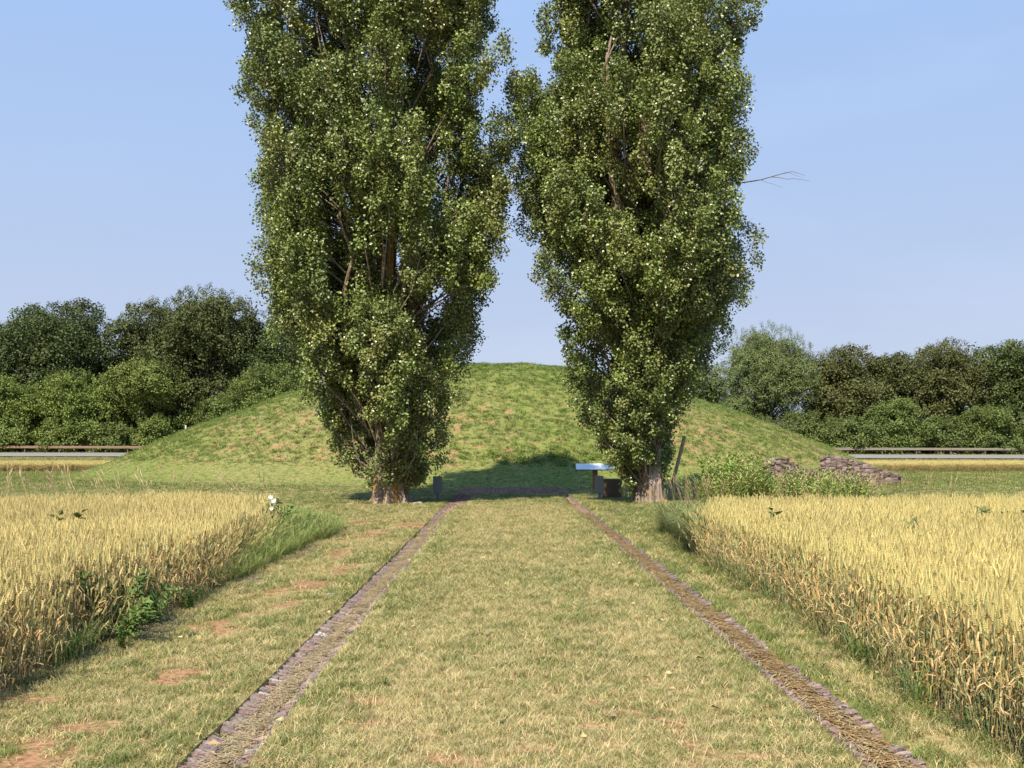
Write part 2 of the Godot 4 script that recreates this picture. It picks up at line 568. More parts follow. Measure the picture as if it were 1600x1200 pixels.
func cob_at(cp: Copies, x: float, d: float, paving: Node3D) -> void:
	cp.add(Basis(Vector3.UP, rf(-0.4, 0.4)).scaled_local(Vector3(1.1, 0.7, 2.2) * rf(0.7, 1.1)), Vector3(x, ground_y(x, d) - 0.022 + rf(-0.008, 0.01), -d) - paving.position, vary(Color(1, 1, 1), 0.3))

func bed_color(x: float, d: float, gi: int) -> Color:
	var f := fine.get_noise_2d(x * 2.0, d)
	var b := middle.get_noise_2d(x * 2.0, d)
	var c := lin(0.3, 0.17, 0.07).lerp(lin(0.36, 0.25, 0.16), clampf(0.4 + b + f, 0.0, 1.0))
	if gi == 0:
		c = lin(0.46, 0.3, 0.21).lerp(lin(0.3, 0.26, 0.11), clampf(0.2 + 1.2 * b + 0.6 * f, 0.0, 1.0))
	if d > 18.0:
		c = c.lerp(lin(0.4, 0.24, 0.17), smoothstep(18.0, 26.0, d) * 0.8)
	return c

# ---------------------------------------------------------------- grass
func tuft_mesh(blades: int, spread: float, tall: float, width: float, lean: float) -> ArrayMesh:
	var s := Shape.new()
	for k in blades:
		var a := rf(0, TAU)
		var r := spread * sqrt(rng.randf())
		var o := Vector3(cos(a) * r, -0.004, sin(a) * r)
		var b := rf(0, TAU)
		var out := Vector3(cos(b), 0, sin(b))
		var side := Vector3(-sin(b + rf(-1, 1)), 0, cos(b + rf(-1, 1))).normalized() * width * rf(0.7, 1.2)
		var h := tall * rf(0.55, 1.15)
		var p := o + Vector3(0, h * 0.6, 0) + out * h * lean * rf(0.1, 0.5)
		var q := o + Vector3(0, h, 0) + out * h * lean * rf(0.5, 1.4)
		var col := vary(Color(1, 1, 1), 0.3)
		if k % 3 == 0:
			col = Color(col.r * 1.35, col.g * 1.25, col.b * 1.4)
		elif k % 3 == 1:
			col = Color(col.r * 0.72, col.g * 0.85, col.b * 0.7)
		s.quad(o - side * 0.5, p - side * 0.42, p + side * 0.42, o + side * 0.5, col)
		s.tri(p - side * 0.42, q, p + side * 0.42, col)
	return s.mesh(M.blade)

func build_grass() -> void:
	var tuft := tuft_mesh(20, 0.075, 0.055, 0.0046, 1.1)
	var cp := Copies.new()
	# [from d, to d, tufts per square metre, size]
	for zone in [[4.4, 8.0, 420.0, 0.9], [8.0, 13.0, 330.0, 1.0], [13.0, 20.0, 210.0, 1.2], [20.0, 33.0, 120.0, 1.5], [33.0, 54.0, 56.0, 1.7]]:
		var x0: float = -0.47 * zone[1] - 2.0
		var x1: float = 0.48 * zone[1] + 2.0
		if zone[1] <= 20.0:
			x0 = maxf(x0, -5.0)
			x1 = minf(x1, 4.2)
		for k in int((x1 - x0) * (zone[1] - zone[0]) * zone[2]):
			var x := rf(x0, x1)
			var d := rf(zone[0], zone[1])
			var px := x / d
			if px < -0.52 or px > 0.53 or in_field(x, d):
				continue
			var gut := false
			for g in GUTTERS:
				if x > g[0] - 0.035 and x < g[1] + 0.03:
					gut = true
			if gut and rng.randf() > clampf((0.5 if x < 0 and d < 29.0 else 0.22) * (0.2 - 1.9 * middle.get_noise_2d(x * 3.0 + 20.0, d * 1.3)), 0.03, 0.7):
				continue
			if (d > 38.6 and d < 46.3 and x > -1.75 and x < 2.1) or (d > 31.0 and d < 40.0 and x > -1.75 and x < -1.08):
				continue
			if d > 40.0 and (rng.randf() > smoothstep(54.0, 41.0, d) or Vector2(x, d).distance_to(MOUND) < 25.8):
				continue
			var g := lawn(x, d)
			if rng.randf() < g.y * 0.86:
				continue
			var green := g.x
			var dice := rng.randf()
			var c: Color
			if g.z > 0.3 and rng.randf() < g.z * 0.75:
				c = vary(THATCH * 1.1, 0.3)
			elif dice < green * 0.75 + 0.08:
				c = vary(LUSH, 0.25)
			elif dice < 0.7:
				c = vary(DRY.lerp(LUSH, 0.45), 0.22)
			else:
				c = vary(DRY * 1.15, 0.25)
			var sz: float = zone[3] * rf(0.7, 1.2) * (0.8 + 0.45 * green)
			if gut:
				sz *= 0.7
			var flat := 0.45 if g.z > 0.4 else rf(0.75, 1.1) * (1.0 - 0.6 * g.y) * (0.6 if d > 33.0 else 1.0)
			cp.add(Basis(Vector3.UP, rf(0, TAU)).scaled_local(Vector3(sz, sz * flat, sz)), Vector3(x, ground_y(x, d) - (0.05 if gut else 0.0), -d), c)
	tag(scatter("lawn_grass", tuft, cp), "short mown grass, half dry and half green, on track and verges", "grass")
	# longer bleached blades standing among the mown grass, and fallen leaves
	var straw := tuft_mesh(8, 0.09, 0.052, 0.0036, 1.3)
	var sc := Copies.new()
	for k in 24000:
		var d := 4.4 + 28.0 * pow(rng.randf(), 1.5)
		var x := rf(-4.6, 3.6)
		if absf(x / d) > 0.54 or in_field(x, d):
			continue
		var g := lawn(x, d)
		var gut := false
		for q in GUTTERS:
			gut = gut or (x > q[0] - 0.03 and x < q[1] + 0.03)
		if gut or rng.randf() < g.x * 0.75 + g.y * 0.5 + (0.45 if x > 2.2 or x < -1.7 else 0.0):
			continue
		cp_place(sc, x, ground_y(x, d), d, rf(0.6, 1.15) * (1.0 + d * 0.015), vary(lin(0.58, 0.47, 0.26), 0.25))
	tag(scatter("bleached_blades", straw, sc), "pale dry grass blades standing among the mown track grass", "grass")
	var dead := Shape.new()
	leaf(dead, Vector3(-0.03, 0.008, 0), Vector3.RIGHT, Vector3.BACK, 0.07, 0.055, Color(1, 1, 1), 0.2)
	var dc := Copies.new()
	for k in 420:
		var near := k % 2 == 0
		var x := rf(-6.5, 6.5) if near else rf(-3.2, 2.8)
		var d := rf(27.0, 36.0) if near else rf(5.0, 27.0)
		if in_field(x, d):
			continue
		dc.add(Basis(Vector3.UP, rf(0, TAU)) * Basis(Vector3.RIGHT, rf(-0.5, 0.5)) * rf(0.6, 1.1), Vector3(x, ground_y(x, d) + 0.03, -d), vary([lin(0.4, 0.27, 0.12), lin(0.5, 0.42, 0.2), lin(0.28, 0.2, 0.12)][k % 3], 0.25))
	tag(scatter("fallen_leaves", dead.mesh(M.straw), dc), "scattered dry poplar leaves lying on the grass", "leaves")
	# the mound's rough turf, with fresher herb rosettes standing out of it
	var turf := tuft_mesh(16, 0.12, 0.11, 0.012, 1.3)
	var mc := Copies.new()
	for k in 64000:
		var a := rf(0, TAU)
		var r := 26.5 * sqrt(rng.randf())
		var x := MOUND.x + r * cos(a)
		var d := MOUND.y + r * sin(a)
		if d > MOUND.y + 2.0 + 0.2 * r:
			continue
		var b := middle.get_noise_2d(x * 2.0, d * 1.1)
		var f := fine.get_noise_2d(x * 0.8, d * 0.6)
		if rng.randf() < mound_soil(x, d, r, b, f):
			continue
		var w := coarse.get_noise_2d(x * 0.5 + 40.0, d * 0.3)
		var green := clampf(0.6 + 0.35 * w + 0.35 * b + 0.45 * f + 0.25 * smoothstep(16.0, 8.0, r), 0.0, 1.0)
		var c := vary(lin(0.3, 0.28, 0.115), 0.2) if rng.randf() > green + 0.12 else vary(lin(0.165, 0.225, 0.05), 0.22)
		var mown := smoothstep(22.0, 24.0, r)
		var sz := rf(0.6, 1.3) * (1.0 - 0.5 * mown)
		cp_place(mc, x, mound_y(x, d) - 0.03, d, sz, c)
	tag(scatter("mound_turf", turf, mc), "rough green and yellowish turf covering the mound", "grass")
	var herb := herb_mesh(22, 0.2, 0.2, 0.07)
	var hc := Copies.new()
	for k in 34000:
		var a := rf(0, TAU)
		var r := 23.2 * sqrt(rng.randf())
		var x := MOUND.x + r * cos(a)
		var d := MOUND.y + r * sin(a)
		if d > MOUND.y + 2.0 + 0.1 * r:
			continue
		var thick := fine.get_noise_2d(x * 0.8 + 9.0, d * 0.5) + 0.4 * middle.get_noise_2d(x * 0.6, d * 0.4 + 50.0)
		# a lush patch low on the front, right of the left poplar
		var low := exp(-pow((x - 1.2) / 3.4, 2.0) - pow((r - 22.3) / 0.9, 2.0)) + 0.5 * exp(-pow((x + 6.0) / 3.0, 2.0) - pow((r - 23.0) / 0.8, 2.0))
		if thick + 0.6 * low < 0.2 + 0.12 * smoothstep(20.0, 10.0, r):
			continue
		var sz := rf(0.55, 1.15) * (1.0 + 0.2 * low)
		cp_place(hc, x, mound_y(x, d) - 0.04, d, sz * 0.75, vary(lin(0.15, 0.225, 0.045), 0.25))
	tag(scatter("mound_herbs", herb, hc), "bright green leafy weeds dotted over the mound", "weeds")

func cp_place(cp: Copies, x: float, y: float, d: float, sz: float, c: Color) -> void:
	cp.add(Basis(Vector3.UP, rf(0, TAU)) * sz, Vector3(x, y, -d), c)

func leaf(s: Shape, base: Vector3, dir: Vector3, side: Vector3, length: float, width: float, col: Color, fold := 0.25) -> void:
	# a pointed leaf of four faces, folded along its midrib
	var up := side.cross(dir).normalized()
	var m1 := base + dir * length * 0.38
	var tip := base + dir * length
	var l := m1 + side * width * 0.5 + up * width * fold
	var r := m1 - side * width * 0.5 + up * width * fold
	s.tri(base, l, m1, col)
	s.tri(base, m1, r, col)
	s.tri(m1, l, tip, col)
	s.tri(m1, tip, r, col)

func ball(up_bias: float) -> Vector3:
	return (Vector3(rng.randfn(), rng.randfn(), rng.randfn()).normalized() + Vector3(0, up_bias, 0)).normalized()

func herb_mesh(leaves: int, spread: float, tall: float, size: float) -> ArrayMesh:
	var s := Shape.new()
	for k in leaves:
		var o := Vector3(rf(-1, 1) * spread, rf(0.1, 1.0) * tall, rf(-1, 1) * spread)
		var dir := ball(0.4)
		var side := dir.cross(Vector3(rf(-1, 1), 1, rf(-1, 1))).normalized()
		leaf(s, o, dir, side, size * rf(0.9, 1.8), size * rf(0.6, 1.0), vary(Color(1, 1, 1), 0.3))
	return s.mesh(M.blade)

# ---------------------------------------------------------------- wheat
func stalk(s: Shape, at: Vector3, tall: float, edge: bool) -> void:
	var lean := Vector3(rf(-1, 1), 0, rf(-1, 1)) * 0.07 * tall
	var stem_col: Color = [lin(0.42, 0.35, 0.14), lin(0.27, 0.29, 0.14), lin(0.17, 0.22, 0.13), lin(0.2, 0.25, 0.12), lin(0.44, 0.33, 0.14)][rng.randi() % 5]
	stem_col = vary(stem_col, 0.2)
	var a := rf(0, PI)
	var w := Vector3(cos(a), 0, sin(a)) * 0.0022
	var w2 := Vector3(-sin(a), 0, cos(a)) * 0.0022
	var neck := at + Vector3(0, tall - 0.085, 0) + lean
	var mid := at + Vector3(0, tall * 0.5, 0) + lean * 0.35
	for q in [w, w2]:
		s.quad(at - q, mid - q, mid + q, at + q, stem_col)
		s.quad(mid - q, neck - q * 0.8, neck + q * 0.8, mid + q, stem_col)
	# the ear: two rows of plump spikelets with short awns
	var ear_dir := (Vector3(0, 1, 0) + lean.normalized() * rf(0.0, 0.5)).normalized()
	var ear_side := ear_dir.cross(Vector3(cos(a * 2.0 + 1.0), 0.1, sin(a * 2.0 + 1.0))).normalized()
	var ear_col := vary(lin(0.56, 0.475, 0.2), 0.16)
	if rng.randf() < 0.15:
		ear_col = vary(lin(0.5, 0.47, 0.2), 0.15)
	var n := 6
	for k in n:
		var f := float(k) / n
		var p := neck + ear_dir * (0.004 + 0.082 * f)
		for sg in [-1.0, 1.0]:
			var o: Vector3 = ear_side * sg
			var wide := 0.0095 * (1.0 - 0.45 * f)
			var q := p + ear_dir * (0.007 if sg > 0 else 0.0)
			var depth := ear_side.cross(ear_dir) * wide * 0.75
			var tip := q + ear_dir * 0.019 + o * wide * 1.25
			var bulge := q + ear_dir * 0.007 + o * wide * 1.1
			s.tri(q, bulge + depth, tip, ear_col)
			s.tri(q, tip, bulge - depth, ear_col)
			s.tri(bulge + depth, bulge - depth, tip, ear_col)
	# dry leaves hanging from the stem
	for k in (3 if edge else 2):
		var h := tall * rf(0.12 if edge else 0.3, 0.82)
		var b := rf(0, TAU)
		var out := Vector3(cos(b), 0, sin(b))
		var side := Vector3(-sin(b), rf(-0.4, 0.4), cos(b)) * rf(0.003, 0.006)
		var lc: Color = [lin(0.46, 0.32, 0.15), lin(0.5, 0.39, 0.2), lin(0.28, 0.3, 0.12), lin(0.48, 0.3, 0.14)][rng.randi() % 4]
		lc = vary(lc, 0.25)
		var l := rf(0.08, 0.17)
		var root := at + lean * (h / tall) * 0.7 + Vector3(0, h, 0)
		var p1 := root + out * l * 0.35 + Vector3(0, l * rf(0.1, 0.45), 0)
		var p2 := p1 + out * l * 0.4 + Vector3(0, -l * rf(0.0, 0.5), 0)
		var p3 := p2 + out * l * 0.12 + Vector3(0, -l * rf(0.3, 0.7), 0)
		s.quad(root - side * 0.6, p1 - side, p1 + side, root + side * 0.6, lc)
		s.quad(p1 - side, p2 - side, p2 + side, p1 + side, lc)
		s.tri(p2 - side, p3, p2 + side, lc)

func wheat_patch(stalks: int, half: float, edge: bool) -> ArrayMesh:
	var s := Shape.new()
	for k in stalks:
		stalk(s, Vector3(rf(-half, half), -0.02, rf(-half, half)), rf(0.72, 0.87) if rng.randf() < 0.85 else rf(0.55, 0.72), edge)
	return s.mesh(M.straw)

func build_wheat() -> void:
	var inner := wheat_patch(26, 0.14, false)
	var rim := wheat_patch(22, 0.11, true)
	for side in 2:
		var field := thing("wheat_field", ["ripe golden wheat field left of the track, its shaded edge facing right", "ripe golden wheat field right of the track, its edge in the sun"][side], "wheat", Vector3(-4 if side == 0 else 3.5, 0, -12), "wheat fields beside the track")
		field.set_meta("kind", "stuff")
		var ca := Copies.new()
		var cb := Copies.new()
		var step := 0.235
		var d := 4.0
		while d < 20.8:
			var x := 0.0
			var edge := left_edge(d) if side == 0 else right_edge(d)
			while x < 13.0:
				var wx := edge - x - 0.1 if side == 0 else edge + x + 0.1
				wx += rf(-0.08, 0.08)
				var wd := d + rf(-0.08, 0.08)
				var last := 20.5 if side == 0 else 19.7
				last += 0.25 * middle.get_noise_2d(wx, 5.0)
				if absf(wx / wd) < 0.56 + 0.9 / wd and wd < last:
					if side == 0 and wd > 18.5 and rng.randf() < smoothstep(0.8, 0.1, x) * 0.5:
						x += step
						continue
					var k := Vector3(1.0, rf(0.94, 1.05) * (1.0 + 0.06 * middle.get_noise_2d(wx * 0.6, wd * 0.6)) * (rf(0.9, 1.0) if x < 0.12 else 1.0), 1.0)
					var tone := 1.0 + 0.18 * coarse.get_noise_2d(wx * 1.5, wd * 1.5) + rf(-0.08, 0.08)
					var c := Color(tone, tone, tone * (1.0 - 0.06 * side))
					if side == 0:
						c = Color(tone, tone * 0.98, tone * 0.96)
					(cb if x < 0.35 else ca).add(Basis(Vector3.UP, rf(0, TAU)).scaled_local(k), Vector3(wx, ground_y(wx, wd), -wd) - field.position, c)
				x += step * (0.8 if x < 0.3 else 1.0)
			d += step
		scatter("stalks", inner, ca, field)
		scatter("edge_stalks", rim, cb, field)
		# stray stalks leaning out over the verge
		var st := Copies.new()
		var single := Shape.new()
		stalk(single, Vector3.ZERO, 0.8, true)
		stalk(single, Vector3(0.05, 0, 0.03), 0.66, true)
		for k in 240:
			var sd := rf(5.0, 19.0)
			var sx := (left_edge(sd) + rf(-0.05, 0.1)) if side == 0 else (right_edge(sd) - rf(-0.05, 0.1))
			var out := 1.0 if side == 0 else -1.0
			var t := Basis(Vector3.BACK, -out * absf(rng.randfn()) * 0.3) * Basis(Vector3.RIGHT, rng.randfn() * 0.15) * Basis(Vector3.UP, rf(0, TAU)) * rf(0.6, 0.98)
			st.add(t, Vector3(sx, ground_y(sx, sd), -sd) - field.position, vary(Color(0.95, 0.9, 0.9), 0.2))
		scatter("leaning_stalks", single.mesh(M.straw), st, field)
	# the strip of the same crop beyond the mound, on either side
	for side in 2:
		var cp := Copies.new()
		var x0 := -52.0 if side == 0 else 23.5
		var x1 := -26.0 if side == 0 else 52.0
		for k in 5200:
			var x := rf(x0, x1)
			var d := rf(80.0, 90.5)
			cp.add(Basis(Vector3.UP, rf(0, TAU)).scaled_local(Vector3(1.5, rf(0.72, 0.84), 1.5)), Vector3(x, ground_y(x, d), -d), vary(Color(1, 0.97, 0.9), 0.12))
		tag(scatter("wheat_strip" if side == 0 else "wheat_strip_001", rim, cp), ["narrow distant strip of ripe wheat before the road, far left", "narrow distant strip of ripe wheat before the road, far right"][side], "wheat", "wheat strips beyond the mound")

# ---------------------------------------------------------------- poplars
const LEFT_CROWN := [[0.55, -0.55, 0.65], [0.9, -1.15, 1.15], [1.66, -1.65, 1.6], [2.43, -2.05, 2.15], [3.2, -2.25, 2.2], [3.96, -2.6, 2.2], [4.7, -2.9, 2.1], [5.5, -3.4, 2.35], [6.25, -3.65, 3.0], [7.0, -3.75, 3.5], [7.8, -3.8, 3.7], [8.5, -3.85, 3.75], [9.3, -4.05, 3.7], [10.0, -4.5, 3.7], [10.8, -4.6, 3.5], [11.6, -4.5, 3.4], [12.4, -4.3, 3.7], [13.1, -4.6, 3.3], [14.1, -4.7, 3.05], [15.0, -4.9, 3.05], [17.5, -4.5, 2.9], [20.0, -3.3, 2.4], [22.5, -1.9, 1.5], [24.3, -0.7, 0.6]]
const RIGHT_CROWN := [[0.55, -0.7, 0.35], [0.9, -1.15, 0.4], [1.66, -1.6, 0.7], [2.43, -2.0, 0.9], [3.2, -2.1, 1.0], [3.96, -2.4, 1.35], [4.7, -2.55, 1.65], [5.5, -2.75, 2.3], [6.25, -3.2, 2.9], [7.0, -3.7, 3.25], [7.6, -3.85, 3.2], [8.2, -3.6, 3.25], [9.0, -3.9, 3.15], [9.7, -4.05, 3.05], [10.5, -4.2, 3.05], [11.2, -4.1, 3.2], [12.0, -3.85, 3.15], [12.8, -4.0, 3.1], [13.5, -3.7, 3.25], [14.3, -3.15, 3.35], [15.0, -3.1, 3.35], [17.5, -2.9, 3.0], [20.0, -2.3, 2.3], [22.5, -1.3, 1.4], [24.3, -0.5, 0.5]]

func poplar_sprig() -> ArrayMesh:
	var s := Shape.new()
	s.tube(PackedVector3Array([Vector3(0, -0.16, 0), Vector3(0.01, 0.0, 0.01), Vector3(0, 0.15, 0)]), PackedFloat32Array([0.006, 0.004, 0.002]), 3, lin(1.6, 1.1, 1.1))
	for k in 19:
		var h := rf(-0.15, 0.18)
		var a := k * 2.4 + rf(-0.4, 0.4)
		var out := Vector3(cos(a), rf(-0.3, 0.6), sin(a)).normalized()
		var base := Vector3(0, h, 0) + out * rf(0.04, 0.16)
		var dir := (out + Vector3(rf(-0.6, 0.6), rf(-0.9, 0.3), rf(-0.6, 0.6))).normalized()
		var side := dir.cross(ball(0.3)).normalized()
		leaf(s, base, dir, side, rf(0.07, 0.1), rf(0.06, 0.086), vary(Color(1, 1, 1), 0.28), 0.12)
	return s.mesh(M.poplar_leaf)

func bark_tint(p: Vector3) -> Color:
	var k := fine.get_noise_3d(p.x * 1.4, p.y * 0.5, p.z * 1.4)
	var c := lin(0.33, 0.27, 0.215)
	c = c.lerp(lin(0.47, 0.37, 0.31), smoothstep(0.05, 0.4, middle.get_noise_3d(p.x * 3.0, p.y * 1.2, p.z * 3.0)))
	c = c.lerp(lin(0.34, 0.215, 0.06), smoothstep(0.12, 0.32, k))
	return c

func build_poplar(label: String, x: float, d: float, crown: Array, seed_: int, trunk_low: float, sprig: Mesh) -> Node3D:
	rng.seed = seed_
	var tree := thing("poplar_tree", label, "tree", Vector3(x, ground_y(x, d), -d), "old poplars before the mound")
	# trunk: fluted, flaring into roots
	var s := Shape.new()
	var lobes := []
	for k in 9:
		lobes.append([TAU * k / 9.0 + rf(-0.25, 0.25), rf(0.5, 1.0), rf(0.16, 0.26)])
	var hs := [-0.15, 0.0, 0.06, 0.14, 0.25, 0.4, 0.6, 0.9, 1.3, 1.8, 2.5, 3.5, 5.0, 7.0, 9.5, 12.0, 15.0, 18.0, 21.0, 23.5]
	var sides := 40
	var rings := []
	for h in hs:
		var ring := PackedVector3Array()
		var r0 := table([[-0.2, 0.6], [0.0, 0.52], [0.14, 0.46], [0.4, 0.43], [1.0, 0.4], [2.0, 0.36], [4.0, 0.3], [8.0, 0.22], [14.0, 0.13], [20.0, 0.06], [23.5, 0.015]], h) * trunk_low
		var sway := Vector3(middle.get_noise_2d(h * 0.5, seed_) * 0.5, 0, middle.get_noise_2d(h * 0.5, seed_ + 70.0) * 0.4) * smoothstep(0.8, 6.0, h)
		for k in sides:
			var a := TAU * k / sides
			var bulge := 0.0
			for l in lobes:
				var da := absf(wrapf(a - l[0], -PI, PI))
				bulge += l[1] * exp(-pow(da / l[2], 2.0))
			var flare := table([[-0.2, 1.0], [0.0, 0.8], [0.1, 0.55], [0.25, 0.34], [0.6, 0.2], [1.5, 0.12], [4.0, 0.08], [12.0, 0.03]], h)
			var r := r0 * (1.0 + flare * (bulge - 0.35)) + r0 * 0.05 * fine.get_noise_3d(cos(a) * 2.0, h * 2.0, sin(a) * 2.0 + seed_)
			ring.append(Vector3(cos(a) * r, h, sin(a) * r) + sway)
		rings.append(ring)
	for i in hs.size() - 1:
		for k in sides:
			var k2 := (k + 1) % sides
			var p: Vector3 = rings[i][k]
			s.tri(rings[i][k], rings[i + 1][k], rings[i + 1][k2], bark_tint(p + tree.position))
			s.tri(rings[i][k], rings[i + 1][k2], rings[i][k2], bark_tint(p + tree.position + Vector3(0, 0.1, 0)))
	put("trunk", s.mesh(M.bark), tree)
	# main limbs rising steeply with the trunk
	var lines := []
	for k in 15:
		var h0 := rf(0.5, 5.5) if k > 3 else rf(0.35, 0.9)
		var a := k * 2.399 + rf(-0.3, 0.3)
		var h1 := minf(22.0, h0 + rf(6.0, 14.0))
		var f1 := rf(0.35, 0.72)
		var path := PackedVector3Array()
		var radii := PackedFloat32Array()
		var thick := rf(0.09, 0.17) * (1.15 if k <= 3 else 1.0)
		for i in 11:
			var t := i / 10.0
			var h := lerpf(h0, h1, t)
			var c := (table(crown, h, 1) + table(crown, h, 2)) * 0.5
			var r := (table(crown, h, 2) - table(crown, h, 1)) * 0.5
			var f := lerpf(0.0, f1, pow(t, 0.75))
			var q := Vector3(c * smoothstep(0.0, 0.5, t) + r * f * cos(a), h, r * f * sin(a))
			q += Vector3(cos(a), 0, sin(a)) * 0.25 * (1.0 - t)
			q += Vector3(middle.get_noise_2d(h * 1.5, k * 9.0 + seed_), 0, middle.get_noise_2d(h * 1.5, k * 9.0 + 50.0 + seed_)) * 0.5 * t
			path.append(q)
			radii.append(thick * (1.0 - 0.8 * t))
		lines.append(path)
		var limb := Shape.new()
		limb.tube(path, radii, 8, lin(0.34, 0.27, 0.2))
		for i in limb.c.size():
			limb.c[i] = bark_tint(limb.v[i] + tree.position)
		put("limb", limb.mesh(M.bark), tree)
	# boughs: each a thin branch with its own plume of leafy sprigs
	var boughs := Shape.new()
	var cp := Copies.new()
	for i in 640:
		var h := 0.0
		for tries in 40:
			h = rf(0.75, 24.4)
			if rng.randf() < 0.15 + (table(crown, h, 2) - table(crown, h, 1)) / 9.0:
				break
		var a := rf(0, TAU)
		if middle.get_noise_3d(cos(a) * 1.6 + seed_, h * 0.42, sin(a) * 1.6) < -0.16 and rng.randf() < 0.8:
			continue
		var f := 1.0 - 0.7 * pow(rng.randf(), 1.7)
		var c := (table(crown, h, 1) + table(crown, h, 2)) * 0.5
		var r := (table(crown, h, 2) - table(crown, h, 1)) * 0.5
		var wobble := 1.0 + 0.14 * middle.get_noise_3d(cos(a) * 2.0, h * 0.9, sin(a) * 2.0 + seed_)
		var width := lerpf(0.28, 0.6, clampf((h - 1.0) / 5.0, 0.0, 1.0)) * rf(0.7, 1.3)
		var reach := maxf(0.1, r * f * wobble - width * 0.6 - 0.08)
		var out := Vector3(cos(a), 0, sin(a) * 0.95)
		var tip := Vector3(c, h, 0) + out * reach
		var dir := (Vector3(0, 1, 0) + out * rf(0.15, 0.6) * f + Vector3(rf(-0.2, 0.2), 0, rf(-0.2, 0.2))).normalized()
		var l := minf(rf(1.1, 2.3), h * 0.6)
		var foot := tip - dir * l
		var h_start := maxf(0.4, foot.y - rf(0.7, 1.8) * clampf(h / 4.0, 0.3, 1.0))
		var hm := lerpf(h_start, foot.y, 0.55)
		var cs := (table(crown, h_start, 1) + table(crown, h_start, 2)) * 0.5
		var rs := (table(crown, h_start, 2) - table(crown, h_start, 1)) * 0.5
		var rm := (table(crown, hm, 2) - table(crown, hm, 1)) * 0.5
		var start := Vector3(cs * 0.6, h_start, 0) + out * minf(rs * 0.4, reach * 0.5)
		var elbow := Vector3((table(crown, hm, 1) + table(crown, hm, 2)) * 0.5, hm, 0) + out * minf(rm * 0.75, reach * 0.8)
		foot = foot.lerp(Vector3((table(crown, foot.y, 1) + table(crown, foot.y, 2)) * 0.5, foot.y, 0) + out * minf(reach, (table(crown, foot.y, 2) - table(crown, foot.y, 1)) * 0.45), 0.6)
		var bare := i % 9 == 0
		boughs.tube(PackedVector3Array([start, elbow, foot, tip]), PackedFloat32Array([0.032, 0.024, 0.016, 0.005]), 4, vary(lin(0.36, 0.29, 0.22), 0.25))
		if bare and f < 0.8:
			continue
		var tone := vary(lin(0.172, 0.212, 0.05), 0.2)
		if rng.randf() < 0.2:
			tone = vary(lin(0.195, 0.22, 0.058), 0.12)
		var side := dir.cross(Vector3(0.3, 0.2, 0.9)).normalized()
		var clumps := int(clampf(l * width * 9.0, 3.0, 11.0))
		for j in clumps:
			var t := (j + rf(0.3, 1.1)) / clumps
			var ang := j * 2.4 + rf(-0.6, 0.6)
			var off := side * cos(ang) + side.cross(dir) * sin(ang)
			var rad := width * (0.3 + 0.8 * sin(PI * clampf(t * 0.85 + 0.1, 0.0, 1.0))) * rf(0.35, 1.0)
			var core := foot + dir * l * t + off * rad
			var size := rf(0.14, 0.24) * clampf(width * 2.2, 0.7, 1.2)
			var shade := vary(tone, 0.1)
			boughs.tube(PackedVector3Array([foot + dir * l * maxf(0.0, t - 0.25), core]), PackedFloat32Array([0.008, 0.004]), 3, lin(0.36, 0.29, 0.2))
			for k in int(rf(7, 12)):
				var p := core + ball(0.15) * size * pow(rng.randf(), 0.6) * Vector3(0.95, 1.75, 0.95)
				if p.y < 0.35:
					continue
				var up := (dir * 0.8 + off * rf(0.1, 0.7) + ball(0.0) * 0.4).normalized()
				cp.add(aligned(up, rf(0, TAU)) * rf(0.75, 1.1), p, vary(shade, 0.13))
	put("boughs", boughs.mesh(M.bark), tree)
	scatter("crown", sprig, cp, tree)
	return tree

func crooked(from: Vector3, to: Vector3, steps: int, sag: float) -> PackedVector3Array:
	var out := PackedVector3Array()
	for i in steps + 1:
		var t := float(i) / steps
		out.append(from.lerp(to, t) + Vector3(rf(-1, 1), rf(-1, 1), rf(-1, 1)) * 0.03 * (1 if i else 0) + Vector3(0, -sag * t * t, 0))
	return out

func taper(n: int, a: float, b: float) -> PackedFloat32Array:
	var out := PackedFloat32Array()
	for i in n:
		out.append(lerpf(a, b, float(i) / (n - 1)))
	return out

func build_poplars() -> void:
	rng.seed = 5
	var sprig := poplar_sprig()
	build_poplar("broad old poplar left of the track, crown leaning over its left", -3.48, 32.6, LEFT_CROWN, 101, 1.12, sprig)
	var right := build_poplar("old poplar right of the track beside the information table", 4.32, 32.6, RIGHT_CROWN, 202, 1.0, sprig)
	# bare twig reaching out of the right crown
	var s := Shape.new()
	var col := lin(0.16, 0.13, 0.11)
	var root := Vector3(2.2, 9.25, 1.2)
	var e1 := crooked(root, Vector3(3.9, 9.55, 1.5), 6, 0.0)
	s.tube(e1, taper(7, 0.022, 0.009), 4, col)
	s.tube(crooked(e1[4], Vector3(4.38, 9.3, 1.6), 5, 0.05), taper(6, 0.012, 0.004), 3, col)
	s.tube(crooked(e1[6], Vector3(4.32, 9.62, 1.4), 4, 0.16), taper(5, 0.01, 0.004), 3, col)
	s.tube(crooked(e1[5], Vector3(4.15, 9.6, 1.7), 4, 0.3), taper(5, 0.008, 0.003), 3, col)
	s.tube(crooked(e1[3], Vector3(3.7, 9.15, 1.3), 4, 0.0), taper(5, 0.007, 0.003), 3, col)
	var twig := put("dead_branch", s.mesh(M.twig), right)
	twig.set_meta("label", "bare dead twig sticking out of the right side of the crown")

